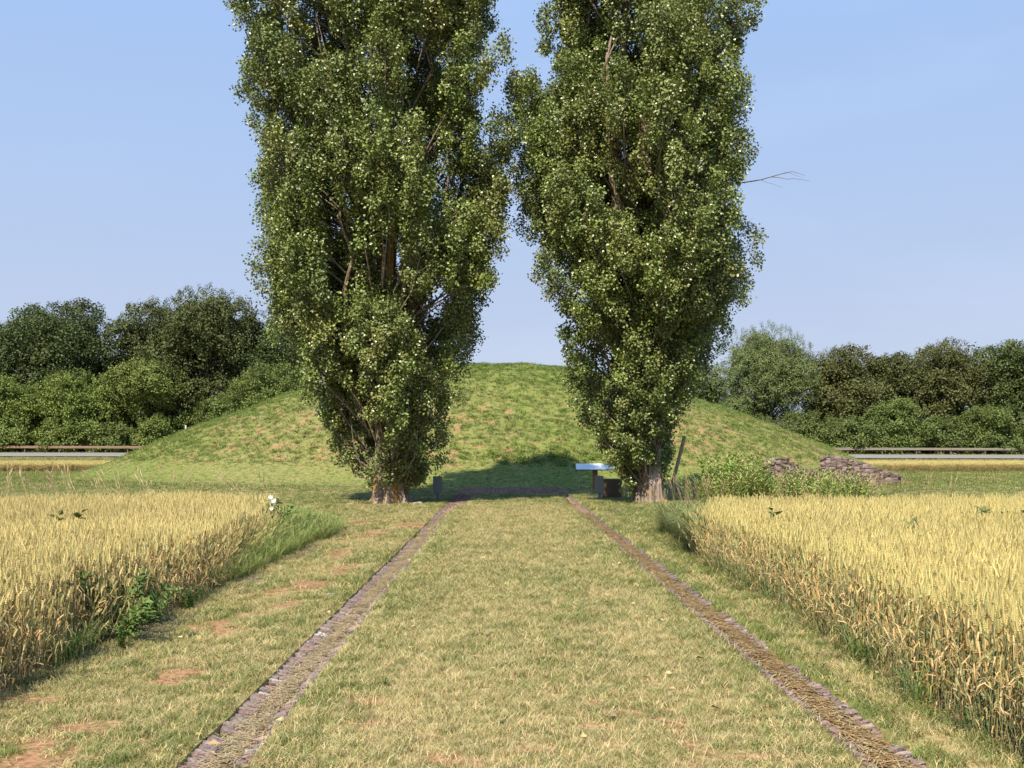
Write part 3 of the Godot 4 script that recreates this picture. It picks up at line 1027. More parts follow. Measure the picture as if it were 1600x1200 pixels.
# ---------------------------------------------------------------- far trees and shrubs
func far_sprig(leaves: int, size: float, slim: float, spread: float) -> ArrayMesh:
	var s := Shape.new()
	for k in leaves:
		var o := Vector3(rng.randfn(), rng.randfn() * 0.7, rng.randfn()) * spread * 0.5
		var dir := ball(-0.1)
		var side := dir.cross(ball(0.9)).normalized()
		leaf(s, o, dir, side, size * rf(0.8, 1.3), size * slim * rf(0.8, 1.2), vary(Color(1, 1, 1), 0.25), 0.15)
	return s.mesh(M.far_leaf)

func broadleaf(called: String, label: String, category: String, group: String, x: float, d: float, tall: float, rx: float, low: float, tint: Color, sprig: Mesh, count: int, seed_: int) -> void:
	rng.seed = seed_
	var gy := ground_y(x, d) if Vector2(x, d).distance_to(MOUND) > 26.0 else mound_y(x, d)
	var tree := thing(called, label, category, Vector3(x, gy, -d), group)
	var mid := (tall + low) * 0.5
	var half := (tall - low) * 0.5
	var lobes := []
	var n := 44 if tall > 7.0 else 18
	for k in n:
		var dir := Vector3(rng.randfn(), rng.randfn() * 0.9, rng.randfn()).normalized()
		var q := rf(0.42, 0.84)
		var size := rf(0.2, 0.4) * minf(rx, half * 1.15)
		var c := Vector3(dir.x * rx * q, mid + dir.y * half * q, dir.z * rx * q * 0.9)
		c.y = minf(c.y, tall - size * 0.9)
		lobes.append([c, size, vary(tint, 0.14)])
	if low < 1.5:
		# foliage down to the ground all round
		for k in 14:
			var a := TAU * k / 14.0 + rf(-0.2, 0.2)
			var q := rf(0.45, 0.85)
			var size := rf(0.2, 0.3) * rx
			lobes.append([Vector3(cos(a) * rx * q, size * rf(0.5, 0.9) + rf(0.0, 0.16) * tall, sin(a) * rx * q), size, vary(tint, 0.14)])
	n = lobes.size()
	var wood := Shape.new()
	var bark := lin(0.2, 0.165, 0.125)
	var tk := clampf(tall * 0.017, 0.05, 0.32)
	if tall > 7.0:
		var top := Vector3(rf(-0.5, 0.5), mid + half * 0.4, rf(-0.5, 0.5))
		wood.tube(PackedVector3Array([Vector3(0, -0.2, 0), Vector3(rf(-0.1, 0.1), low * 0.5 + 0.6, 0), Vector3(rf(-0.3, 0.3), mid, rf(-0.3, 0.3)), top]), PackedFloat32Array([tk * 1.3, tk, tk * 0.7, tk * 0.2]), 8, bark)
	else:
		for k in 4:
			wood.tube(PackedVector3Array([Vector3(rf(-0.2, 0.2), -0.1, rf(-0.2, 0.2)), Vector3(rf(-0.4, 0.4) * rx, mid, rf(-0.4, 0.4) * rx)]), PackedFloat32Array([tk, tk * 0.4]), 5, bark)
	for k in n:
		var c: Vector3 = lobes[k][0]
		var root := Vector3(0, lerpf(low * 0.6 + 0.3, c.y, 0.4), 0)
		wood.tube(PackedVector3Array([root, root.lerp(c, 0.5) + Vector3(0, 0.1 * tall * 0.1, 0), c]), PackedFloat32Array([tk * 0.45, tk * 0.28, tk * 0.1]), 5, bark)
	put("trunk" if tall > 7.0 else "stems", wood.mesh(M.bark), tree)
	var cp := Copies.new()
	for k in count * 2:
		var l: Array = lobes[k % n]
		var dir := ball(0.35)
		var c: Vector3 = l[0]
		var p: Vector3 = c + dir * l[1] * rf(0.55, 1.08) * Vector3(1.1, 0.95, 1.1)
		if p.y < 0.15:
			p.y = rf(0.15, 0.5)
		var outward := (p - Vector3(0, mid - half * 0.5, 0)).normalized()
		cp.add(aligned((dir + outward * 0.5 + Vector3(0, 0.3, 0)).normalized(), rf(0, TAU)) * rf(0.8, 1.25), p, vary(l[2], 0.14))
	# loose shoots along the top and a thinner fill inside the crown
	for k in count / 6:
		var dir := ball(0.1)
		var p := Vector3(dir.x * rx * 0.6, mid + dir.y * half * 0.62, dir.z * rx * 0.6)
		cp.add(aligned(ball(0.5), rf(0, TAU)) * rf(0.8, 1.3), p, vary(tint * 0.95, 0.2))
	for k in count / 34:
		var a := rf(0, TAU)
		var q := sqrt(rng.randf()) * 0.85
		var p := Vector3(cos(a) * rx * q, mid + half * sqrt(1.0 - q * q) * rf(0.8, 0.95), sin(a) * rx * q)
		for j in 3:
			cp.add(aligned(Vector3.UP, rf(0, TAU)) * (1.0 - 0.22 * j) * 0.8, p + Vector3(rf(-0.1, 0.1), 0.24 * j, rf(-0.1, 0.1)), vary(tint, 0.15))
	scatter("crown", sprig, cp, tree)

func build_far_trees() -> void:
	rng.seed = 40
	var oak := far_sprig(11, 0.3, 0.62, 0.5)
	var light := far_sprig(12, 0.25, 0.6, 0.46)
	var willow := far_sprig(14, 0.3, 0.3, 0.5)
	var dark := lin(0.082, 0.108, 0.032)
	var olive := lin(0.108, 0.118, 0.036)
	var fresh := lin(0.175, 0.225, 0.05)
	var brown := lin(0.112, 0.118, 0.036)
	var grey := lin(0.14, 0.175, 0.06)
	var g1 := "tall trees beyond the road"
	var g2 := "lighter trees and shrubs along the road"
	# left
	broadleaf("broadleaf_tree", "dark broadleaf tree at the far left edge of the picture, beyond the road", "tree", g1, -68.0, 138, 17.8, 8.0, 2.0, dark, oak, 2600, 301)
	broadleaf("broadleaf_tree", "dark broadleaf tree second from the left, with a pointed top, beyond the road", "tree", g1, -56.0, 137, 19.4, 8.0, 2.0, dark, oak, 3000, 302)
	broadleaf("broadleaf_tree", "dark olive tree left of the tallest one, beyond the road", "tree", g1, -44.6, 138, 20.0, 6.4, 2.0, olive.lerp(dark, 0.5), oak, 2800, 303)
	broadleaf("broadleaf_tree", "tallest dark rounded tree beyond the road at left", "tree", g1, -37.4, 136, 21.3, 7.4, 2.0, olive.lerp(dark, 0.4), oak, 3200, 304)
	broadleaf("broadleaf_tree", "dark rounded tree just left of the left poplar, beyond the road", "tree", g1, -28.6, 138, 18.9, 7.0, 2.0, dark, oak, 2800, 305)
	broadleaf("young_tree", "light green tree below the dark trees, second from far left", "tree", g2, -51.8, 132, 10.0, 5.8, 0.8, fresh, light, 2000, 311)
	broadleaf("young_tree", "yellowish light green tree with bare trunk below the tallest tree", "tree", g2, -43.2, 132, 11.2, 5.4, 4.0, fresh.lerp(brown, 0.25), light, 1900, 312)
	broadleaf("young_tree", "light green small tree at the far left edge below dark trees", "tree", g2, -60.3, 131, 9.4, 4.2, 0.8, fresh, light, 1500, 313)
	broadleaf("shrub", "broad grey green shrub above the mound's left slope", "shrub", g2, -27.6, 131, 11.0, 6.0, 0.5, fresh.lerp(dark, 0.4), light, 2000, 314)
	broadleaf("shrub", "mid green shrub lower down beside the mound's left slope", "shrub", g2, -32.6, 130.5, 7.4, 4.0, 0.3, fresh.lerp(dark, 0.55), light, 1300, 315)
	broadleaf("shrub", "low bright shrub at the road where the mound's left foot begins", "shrub", g2, -41.6, 130, 4.5, 2.9, 0.2, fresh.lerp(dark, 0.2), light, 900, 316)
	broadleaf("shrub", "low dark shrub behind the rail, left of the bright one", "shrub", g2, -46.8, 130, 3.4, 3.0, 0.2, fresh.lerp(dark, 0.5), light, 800, 317)
	broadleaf("shrub", "rounded shrub behind the rail below the second light tree", "shrub", g2, -52.4, 129.8, 4.2, 3.4, 0.2, fresh.lerp(dark, 0.3), light, 900, 318)
	broadleaf("shrub", "low leafy shrub behind the rail at the far left edge", "shrub", g2, -59.4, 129.8, 4.8, 4.0, 0.2, fresh.lerp(dark, 0.15), light, 1000, 319)
	broadleaf("shrub", "shrub filling the gap under the tallest tree", "shrub", g2, -37.0, 134, 7.0, 5.0, 0.2, fresh.lerp(dark, 0.45), light, 1500, 320)
	broadleaf("shrub", "shrub in the shade under the yellowish tree", "shrub", g2, -46.5, 136, 6.0, 5.0, 0.2, fresh.lerp(dark, 0.45), light, 1400, 321)
	broadleaf("shrub", "shrub in the gap between the two leftmost light trees", "shrub", g2, -57.0, 136, 7.0, 4.6, 0.2, fresh.lerp(dark, 0.45), light, 1400, 322)
	broadleaf("shrub", "shrub at the foot of the tallest tree, left of the marker post", "shrub", g2, -40.6, 136.5, 6.0, 4.6, 0.2, fresh.lerp(dark, 0.45), light, 1400, 323)
	# right
	broadleaf("willow_tree", "rounded grey green willow behind the mound's right slope", "tree", g1, 32.5, 136, 16.7, 7.0, 0.8, grey, willow, 3600, 331)
	broadleaf("broadleaf_tree", "small dark tree showing between the right poplar and the willow", "tree", g1, 24.6, 138, 11.6, 3.6, 1.0, dark, oak, 1500, 332)
	broadleaf("broadleaf_tree", "brownish green tree next to the willow in the right row", "tree", g1, 42.6, 137, 13.9, 5.2, 1.4, brown, oak, 2300, 333)
	broadleaf("broadleaf_tree", "brownish green tree third from the right edge, beyond the road", "tree", g1, 49.8, 138, 13.3, 4.9, 1.4, brown.lerp(dark, 0.3), oak, 2200, 334)
	broadleaf("broadleaf_tree", "highest brownish tree of the right row, second from the edge", "tree", g1, 55.6, 137, 14.8, 5.0, 1.4, brown, oak, 2300, 335)
	broadleaf("broadleaf_tree", "dark green tree at the right edge, beyond the road", "tree", g1, 63.0, 138, 14.6, 5.4, 1.4, dark.lerp(fresh, 0.15), oak, 2400, 336)
	broadleaf("broadleaf_tree", "brownish tree partly cut off by the right edge, beyond the road", "tree", g1, 71.0, 138, 14.2, 5.4, 1.4, brown.lerp(dark, 0.4), oak, 2000, 337)
	var names := ["leafy shrub below the willow behind the right rail", "leafy shrub right of the willow's foot behind the rail", "mid green shrub below the brownish tree next to the willow", "broad bright shrub at the middle of the right rail", "mid green shrub below the highest brownish tree", "shrub behind the rail near the right edge, below the dark tree", "last shrub at the right edge behind the rail"]
	var sx := [29.0, 36.2, 40.6, 47.0, 53.6, 58.4, 65.4]
	for k in 7:
		broadleaf("shrub", names[k], "shrub", g2, sx[k], 131.0 + 0.8 * sin(k * 2.0), [4.8, 5.4, 4.4, 6.6, 4.6, 6.0, 4.8][k], [4.6, 4.0, 4.0, 4.2, 4.0, 4.2, 4.2][k], 0.2, fresh.lerp(dark, [0.75, 0.72, 0.62, 0.5, 0.72, 0.58, 0.66][k]), light, 1500, 340 + k)

# ---------------------------------------------------------------- road and rail
func build_road() -> void:
	var road := put("road", sheet(spaced([[-200, 200, 4]]), spaced([[117.0, 124.0, 1.0]]), func(x, d): return road_level(x) - 0.1 + 0.32 * (d - 117.0) / 7.0, func(x, d): return lin(0.27, 0.255, 0.25), M.asphalt))
	tag(road, "pale asphalt country road beyond the mound", "", "", "structure")
	var rail := thing("guard_rail", "long weathered guard rail along the road, interrupted by the mound", "guard rail", Vector3(0, road_level(0), -126.8))
	var post := Shape.new()
	post.box(Vector3(0, 0.32, 0), Vector3(0.12, 1.1, 0.1), Basis(), lin(0.2, 0.17, 0.14), 0.01)
	var pm := post.mesh(M.wood)
	for k in 46:
		var x := -92.0 + 4.0 * k
		if x > -20.0 and x < 16.0:
			continue
		put("post", pm, rail, Vector3(x, road_level(x) - road_level(0) + 0.06, -0.1))
	for k in 23:
		var x := -88.0 + 8.0 * k
		if x > -18.0 and x < 14.0:
			continue
		var b := Shape.new()
		var col := lin(0.36, 0.24, 0.18) if x < 0 else lin(0.34, 0.29, 0.25)
		# a beam of two ridges with a groove between them
		for y in [-0.075, 0.075]:
			b.box(Vector3(0, y, 0.03), Vector3(7.99, 0.12, 0.07), Basis(), col, 0.025)
		b.box(Vector3(0, 0, 0.0), Vector3(7.99, 0.2, 0.03), Basis(), col)
		put("beam", b.mesh(M.wood), rail, Vector3(x, road_level(x) - road_level(0) + 0.86, 0), Basis(Vector3.BACK, -0.0022))
	# rough verge grass on both sides of the road
	var verge := tuft_mesh(22, 0.4, 0.1, 0.03, 1.2)
	var cp := Copies.new()
	for k in 9000:
		var x := rf(18, 62) * (1 if k % 2 else -1)
		var d := rf(90.5, 115.0) if k % 3 else rf(124.6, 130.0)
		cp_place(cp, x, ground_y(x, d), d, rf(0.6, 1.2), vary(lin(0.16, 0.2, 0.06).lerp(DRY, rng.randf() * 0.7), 0.2))
	tag(scatter("verge_grass", verge, cp), "rough verge grass along the distant road", "grass")
	# lawn between the near fields and the far strip, at both sides of the mound
	var mead := tuft_mesh(18, 0.3, 0.12, 0.02, 1.1)
	var mc := Copies.new()
	for k in 22000:
		var d := rf(40.0, 80.0)
		var x := rf(-0.5 * d, 0.5 * d)
		if Vector2(x, d).distance_to(MOUND) < 25.5 or rng.randf() > smoothstep(40.0, 53.0, d) or (absf(x) < 3.0 and d < 47.0):
			continue
		var g := lawn(x, d)
		cp_place(mc, x, ground_y(x, d), d, rf(0.6, 1.1), vary(DRY * 0.9 if rng.randf() > g.x + 0.1 else LUSH, 0.2))
	tag(scatter("meadow_grass", mead, mc), "mown meadow grass on both sides of the mound", "grass")

# ---------------------------------------------------------------- wall remains
func build_walls() -> void:
	rng.seed = 77
	var kinds := []
	for k in 8:
		kinds.append(rough_stone(Vector3(0.3, 0.1, 0.22), 0.13, [lin(0.22, 0.165, 0.15), lin(0.27, 0.2, 0.18), lin(0.17, 0.125, 0.112), lin(0.36, 0.29, 0.265)][k % 4]))
	# [label, from, to, crest profile along 0..1]
	var walls := [
		["short upright stub of dry stone wall, left of the two wall remains", Vector2(12.25, 51.2), Vector2(13.75, 50.7), [[0, 1.0], [0.08, 1.12], [0.5, 1.12], [0.75, 0.9], [1, 0.55]]],
		["low remnant stones of the wall between its two larger pieces", Vector2(13.9, 50.9), Vector2(14.65, 50.7), [[0, 0.45], [0.5, 0.62], [1, 0.5]]],
		["long stub of dry stone wall sloping down to the right", Vector2(14.85, 51.0), Vector2(18.0, 49.6), [[0, 1.12], [0.06, 1.24], [0.3, 1.12], [0.55, 0.82], [0.75, 0.6], [0.97, 0.4], [1, 0.3]]],
	]
	for w in walls:
		var a: Vector2 = w[1]
		var b: Vector2 = w[2]
		var wall := thing("stone_wall", w[0], "wall", Vector3((a.x + b.x) * 0.5, 0, -(a.y + b.y) * 0.5), "wall remains at the foot of the mound")
		var along := (b - a).normalized()
		var back := Vector2(-along.y, along.x)
		if back.y < 0:
			back = -back
		var long := a.distance_to(b)
		var turn := Basis(Vector3.UP, atan2(along.y, along.x))
		var depth := 0.75
		# core of packed rubble behind the facing stones
		var core := Shape.new()
		var n := maxi(3, int(long / 0.25))
		for i in n:
			var t := (i + 0.5) / n
			var h := table(w[3], t) - 0.12
			var m := a.lerp(b, t) + back * depth * 0.5
			core.box(Vector3(m.x, h * 0.5 - 0.15, -m.y) - wall.position, Vector3(long / n, h + 0.3, depth - 0.16 - 0.004 * (i % 2)), turn, lin(0.2, 0.16, 0.14))
		put("core", core.mesh(M.stone), wall)
		var y := -0.02
		var row := 0
		var made := 0
		while y < 1.3:
			var s := rf(0.0, 0.12)
			while s < long:
				var t := s / long
				var crest := table(w[3], t)
				if y < crest and made < 290:
					var on_top := y + 0.1 > crest - 0.1
					for lay in (4 if on_top else 2):
						var off: float = [0.06 + 0.1 * y, depth - 0.06, 0.28, 0.52][lay]
						if lay == 1 and rng.randf() < 0.6:
							continue
						var p := a + along * s + back * (off + rf(-0.03, 0.03))
						var tt := turn * Basis(Vector3.UP, rf(-0.25, 0.25)) * Basis(Vector3.BACK, rf(-0.12, 0.12)) * Basis(Vector3.RIGHT, rf(-0.1, 0.1))
						put("stone", kinds[rng.randi() % 8], wall, Vector3(p.x, y + 0.05 + rf(-0.012, 0.012), -p.y) - wall.position, tt.scaled_local(Vector3(rf(0.65, 1.1), rf(0.8, 1.15), rf(0.8, 1.1))))
						made += 1
				s += rf(0.2, 0.3)
			y += 0.098
			row += 1

# ---------------------------------------------------------------- signs, posts, stones
func build_signs() -> void:
	var steel := lin(0.16, 0.175, 0.2)
	for k in 2:
		var x: float = [-2.12, 3.03][k]
		var d: float = [34.2, 34.8][k]
		var t := thing("sign_post", ["small grey panel on a short post, right of the left poplar", "small grey panel on a short post before the stone block"][k], "sign", Vector3(x, ground_y(x, d), -d), "small grey panel posts")
		t.rotation.y = [0.06, -0.5][k]
		var s := Shape.new()
		s.box(Vector3(0, 0.2, -0.012), Vector3(0.11, 0.46, 0.05), Basis(), steel, 0.006)
		put("post", s.mesh(M.painted_metal), t)
		s = Shape.new()
		s.box(Vector3(0, 0.5, 0.03), Vector3(0.285, 0.54, 0.034), Basis(), steel * 1.1, 0.006)
		put("panel", s.mesh(M.painted_metal), t)
		s = Shape.new()
		for sx in [-0.1, 0.1]:
			for sy in [0.3, 0.7]:
				s.box(Vector3(sx, sy, 0.05), Vector3(0.02, 0.02, 0.01), Basis(), lin(0.3, 0.3, 0.3), 0.003)
		put("bolts", s.mesh(M.painted_metal), t)
	# information table
	var d := 43.0
	var t := thing("information_table", "sloping pale information panel on a brown post near the right poplar", "sign", Vector3(3.56, ground_y(3.56, d), -d))
	var s := Shape.new()
	s.box(Vector3(0, 0.36, 0), Vector3(0.2, 0.86, 0.12), Basis(), lin(0.3, 0.185, 0.1), 0.01)
	put("post", s.mesh(M.wood), t)
	var tilt := Basis(Vector3.RIGHT, 0.5)
	s = Shape.new()
	s.box(Vector3(0, 0.895, 0.0), Vector3(1.54, 0.035, 0.5), tilt, lin(0.16, 0.17, 0.2), 0.006)
	put("frame", s.mesh(M.painted_metal), t)
	s = Shape.new()
	s.box(Vector3(0, 0.895, 0.0) + tilt * Vector3(0, 0.021, 0), Vector3(1.5, 0.008, 0.46), tilt, lin(0.8, 0.82, 0.85))
	var face := put("panel", s.mesh(M.gloss_panel), t)
	face.set_meta("label", "glossy white information panel")
	s = Shape.new()
	s.box(Vector3(0.02, 0.895, 0.0) + tilt * Vector3(-0.25, 0.027, 0.02), Vector3(0.75, 0.004, 0.26), tilt, lin(0.72, 0.76, 0.8))
	put("printed_picture", s.mesh(M.gloss_panel), face)
	# stone block
	s = Shape.new()
	s.box(Vector3(0, 0.3, 0), Vector3(0.62, 0.66, 0.5), Basis(), lin(0.17, 0.125, 0.085), 0.03)
	var block := put("stone_block", s.mesh(M.stone), self, Vector3(3.58, ground_y(3.5, 36.2), -36.2), Basis(Vector3.UP, -0.15))
	tag(block, "square dark brown stone block left of the right poplar's trunk", "stone")
	# leaning timber
	var foot := Vector3(5.45, -0.15, -36.4)
	var top := Vector3(6.06, 2.06, -36.7)
	s = Shape.new()
	var up := (top - foot).normalized()
	s.box((top - foot) * 0.5, Vector3(0.1, foot.distance_to(top), 0.08), aligned(up, 0.2), lin(0.36, 0.3, 0.18), 0.008)
	tag(put("leaning_post", s.mesh(M.wood), self, foot), "weathered wooden post leaning right, behind the right poplar", "post")
	# white marker on the mound
	s = Shape.new()
	s.box(Vector3(0, 0.16, 0), Vector3(0.09, 0.7, 0.09), Basis(), lin(0.6, 0.6, 0.57), 0.01)
	tag(put("marker_post", s.mesh(M.painted_metal), self, Vector3(-20.3, mound_y(-20.3, 69.2), -69.2)), "small white marker post on the mound's left slope", "post")
	# pale stones lying at the left poplar's foot
	var bits := [[-2.55, 32.0, 0.16, "flat pale stone near the left poplar's roots"], [-2.28, 32.3, 0.09, "small white stone beside the left poplar, toward the track"], [2.42, 26.6, 0.12, "pale stone lying at the right gutter's far end"], [-4.5, 31.8, 0.1, "pale stone left of the left poplar's roots"], [-2.0, 12.4, 0.05, "small white stone on the left verge near the gutter"]]
	for b in bits:
		var st := put(numbered("stone"), rough_stone(Vector3(b[2] * 1.5, b[2] * 0.6, b[2]), 0.15, lin(0.55, 0.5, 0.45)), self, Vector3(b[0], ground_y(b[0], b[1]) + b[2] * 0.12, -b[1]), Basis(Vector3.UP, b[0]))
		tag(st, b[3], "stone", "loose pale stones")

# ---------------------------------------------------------------- weeds
func weed_stem_mesh(tall: float, leaves: int, size: float, slim: float) -> ArrayMesh:
	var s := Shape.new()
	var lean := Vector3(rf(-0.15, 0.15), 0, rf(-0.15, 0.15))
	s.tube(PackedVector3Array([Vector3.ZERO, Vector3(0, tall * 0.5, 0) + lean * 0.3, Vector3(0, tall, 0) + lean]), PackedFloat32Array([0.006, 0.005, 0.002]), 3, lin(0.9, 0.9, 0.9))
	for k in leaves:
		var t := rf(0.08, 1.0)
		var a := k * 2.4
		var dir := Vector3(cos(a), rf(0.0, 0.9), sin(a)).normalized()
		var p := Vector3(0, tall * t, 0) + lean * t * t
		var side := dir.cross(Vector3.UP).normalized()
		leaf(s, p + dir * 0.02, dir, side, size * rf(0.7, 1.3) * (1.25 - 0.6 * t), size * slim * rf(0.8, 1.2), vary(Color(1, 1, 1), 0.25))
	return s.mesh(M.blade)

func arching_grass(blades: int, tall: float, width: float, lean: float) -> ArrayMesh:
	var s := Shape.new()
	for k in blades:
		var a := rf(0, TAU)
		var out := Vector3(cos(a), 0, sin(a))
		var side := Vector3(-sin(a), 0, cos(a)) * width * 0.5
		var o := out * rf(0, 0.07)
		var h := tall * rf(0.6, 1.15)
		var l := lean * rf(0.3, 1.1)
		var p1 := o + Vector3(0, h * 0.55, 0) + out * h * l * 0.2
		var p2 := o + Vector3(0, h * 0.9, 0) + out * h * l * 0.6
		var p3 := o + Vector3(0, h * rf(0.75, 1.0), 0) + out * h * l * 1.1
		var col := vary(Color(1, 1, 1), 0.25)
		s.quad(o - side, p1 - side, p1 + side, o + side, col)
		s.quad(p1 - side, p2 - side * 0.8, p2 + side * 0.8, p1 + side, col)
		s.tri(p2 - side * 0.8, p3, p2 + side * 0.8, col)
	return s.mesh(M.blade)

func seed_stem(tall: float) -> ArrayMesh:
	var s := Shape.new()
	for k in 3:
		var a := rf(0, TAU)
		var out := Vector3(cos(a), 0, sin(a)) * 0.16 * tall
		var h := tall * rf(0.8, 1.05)
		var top := Vector3(0, h, 0) + out
		s.tube(PackedVector3Array([Vector3(0, 0, 0), Vector3(0, h * 0.55, 0) + out * 0.25, top]), PackedFloat32Array([0.0035, 0.003, 0.002]), 3, Color(1, 1, 1))
		var dir := (out * 1.6 + Vector3(0, h * 0.5, 0)).normalized()
		s.tube(PackedVector3Array([top - dir * 0.02, top + dir * 0.05, top + dir * 0.12]), PackedFloat32Array([0.003, 0.009, 0.002]), 4, lin(1.1, 0.95, 0.95))
	return s.mesh(M.straw)

func build_weeds() -> void:
	rng.seed = 900
	var tall := weed_stem_mesh(1.05, 56, 0.12, 0.3)
	var cp := Copies.new()
	for k in 1500:
		var x := rf(3.95, 8.3)
		var d := rf(20.3, 24.6)
		var k2 := middle.get_noise_2d(x * 0.9, d * 0.9)
		if rng.randf() > smoothstep(7.7, 6.9, x) * smoothstep(3.9, 4.6, x) * (0.65 + k2):
			continue
		var h := rf(0.8, 1.5) * (0.92 + 0.25 * middle.get_noise_2d(x * 0.6 + 30.0, 7.0)) * table([[3.9, 0.7], [4.8, 1.05], [5.3, 0.85], [5.8, 0.76], [6.3, 0.97], [6.9, 0.8], [7.7, 0.6]], x)
		cp.add(Basis(Vector3.BACK, rng.randfn() * 0.1) * Basis(Vector3.UP, rf(0, TAU)).scaled_local(Vector3(1, h, 1)), Vector3(x, ground_y(x, d), -d), vary(lin(0.25, 0.37, 0.08).lerp(lin(0.34, 0.33, 0.12), clampf(0.45 + 1.2 * middle.get_noise_2d(x, d + 60.0), 0, 1)), 0.2))
	tag(scatter("tall_weeds", tall, cp), "patch of waist-high green weeds behind the right wheat field", "weeds")
	var stems := seed_stem(1.0)
	var sc := Copies.new()
	for k in 240:
		var x := rf(3.6, 8.3)
		var d := rf(20.0, 24.6)
		sc.add(Basis(Vector3.BACK, rng.randfn() * 0.16) * Basis(Vector3.UP, rf(0, TAU)) * rf(0.6, 1.12), Vector3(x, ground_y(x, d), -d), vary(lin(0.33, 0.28, 0.12).lerp(lin(0.3, 0.2, 0.14), rng.randf() * 0.6), 0.2))
	tag(scatter("seeding_grass", stems, sc), "brown seeding grass stems among the weeds behind the right field", "grass")
	# long wisps behind the left field, and lush grass at its corner
	var wc := Copies.new()
	for k in 46:
		var x := rf(-10.5, -4.2)
		var d := rf(20.6, 22.5)
		wc.add(Basis(Vector3.BACK, rf(0.0, 0.75)) * Basis(Vector3.UP, rf(0, TAU)) * rf(0.9, 1.3), Vector3(x, ground_y(x, d), -d), vary(lin(0.46, 0.37, 0.2), 0.15))
	tag(scatter("dry_grass_stems", stems, wc), "thin dry grass stems leaning left behind the left wheat field", "grass")
	var lush := arching_grass(20, 0.46, 0.008, 1.1)
	var lc := Copies.new()
	for k in 1500:
		var d := rf(13.0, 23.2)
		var inner := left_edge(minf(d, 21.0))
		var wide := table([[13, 0.1], [14.5, 0.35], [17, 0.55], [19, 0.8], [21, 1.15], [22.5, 1.0], [23.2, 0.4]], d)
		var x := inner - 0.3 + (wide + 0.3) * rng.randf()
		var off := (x - inner) / wide
		var h := rf(0.55, 1.1) * (1.0 - 0.45 * clampf(off, 0.0, 1.0)) * table([[13, 0.45], [15, 0.8], [18, 1.0], [21, 1.2], [23.2, 0.9]], d)
		if x > 3.0:
			continue
		lc.add(Basis(Vector3.UP, rf(0, TAU)) * h, Vector3(x, ground_y(x, d), -d), vary(lin(0.21, 0.29, 0.07).lerp(lin(0.4, 0.37, 0.16), pow(rng.randf(), 2.0) * 0.9), 0.25))
	for k in 520:
		var d := rf(16.5, 21.5)
		var x := right_edge(minf(d, 20.0)) - 0.5 * table([[16.5, 0.1], [18.5, 0.8], [21.5, 1.4]], d) * rng.randf() + 0.05
		lc.add(Basis(Vector3.UP, rf(0, TAU)) * rf(0.5, 1.4), Vector3(x, ground_y(x, d), -d), vary(lin(0.17, 0.23, 0.075).lerp(DRY, rng.randf() * 0.45), 0.2))
	for k in 900:
		var d := rf(20.0, 26.0)
		var x := rf(8.0, 14.0)
		lc.add(Basis(Vector3.UP, rf(0, TAU)) * rf(0.5, 1.2), Vector3(x, ground_y(x, d), -d), vary(lin(0.16, 0.24, 0.06), 0.2))
	for k in 420:
		var right_side := k % 3 == 0
		var d := rf(5.0, 16.0)
		var x := (right_edge(d) - rf(-0.06, 0.1)) if right_side else (left_edge(d) + rf(-0.1, 0.14))
		if middle.get_noise_2d(x, d * 1.4) < 0.0:
			continue
		lc.add(Basis(Vector3.UP, rf(0, TAU)) * rf(0.3, 0.6), Vector3(x, ground_y(x, d), -d), vary(lin(0.15, 0.24, 0.06), 0.25))
	tag(scatter("long_grass", lush, lc), "long arching green grass along the field corners and edges", "grass")
	# single broad-leaved weeds
	var leafy := weed_stem_mesh(0.6, 46, 0.1, 0.55)
	var spots := [[-3.44, 9.55, 0.98, "bushy green weed standing in the left wheat edge, nearest the camera"], [-3.5, 10.4, 0.8, "green weed in the left wheat edge just behind the bushy one"], [-3.28, 11.3, 0.42, "low bright green weed at the foot of the left wheat"], [-3.2, 9.1, 0.3, "small green weed sprawling on the left verge"], [5.4, 12.8, 1.45, "dark weed poking above the right wheat, near its middle"], [6.9, 14.6, 1.42, "dark green weed poking above the right wheat, farther right"], [3.9, 14.0, 1.38, "thin dark weed above the right wheat near its left end"], [-5.6, 13.5, 1.4, "green weed poking above the left wheat"], [-0.85, 7.75, 0.11, "small light green clump beside the left gutter, on the track"]]
	for k in spots.size():
		var sp: Array = spots[k]
		var w := thing("weed_plant", sp[3], "weed", Vector3(sp[0], ground_y(sp[0], sp[1]), -sp[1]), "single weeds at the field edges")
		var c2 := Copies.new()
		for j in (9 if k < 4 else 5):
			c2.add(Basis(Vector3.BACK, rng.randfn() * 0.3) * Basis(Vector3.RIGHT, rng.randfn() * 0.3) * Basis(Vector3.UP, rf(0, TAU)) * sp[2] * rf(0.75, 1.1), Vector3(rf(-0.16, 0.16), 0, rf(-0.16, 0.16)) * minf(1.0, sp[2]), vary(lin(0.115, 0.18, 0.042) if k < 4 or k == 8 else lin(0.16, 0.2, 0.065), 0.2))
		scatter("foliage", leafy, c2, w)
	# bindweed with white trumpet flowers at the left field's far corner
	var bind := thing("bindweed", "climbing weed with three white flowers at the left field's far corner", "flower", Vector3(-4.15, 0, -19.6))
	var bc := Copies.new()
	for j in 6:
		bc.add(Basis(Vector3.BACK, rng.randfn() * 0.25) * Basis(Vector3.UP, rf(0, TAU)) * rf(1.0, 1.3), Vector3(rf(-0.1, 0.1), 0, rf(-0.1, 0.1)), vary(lin(0.1, 0.17, 0.05), 0.2))
	scatter("foliage", leafy, bc, bind)
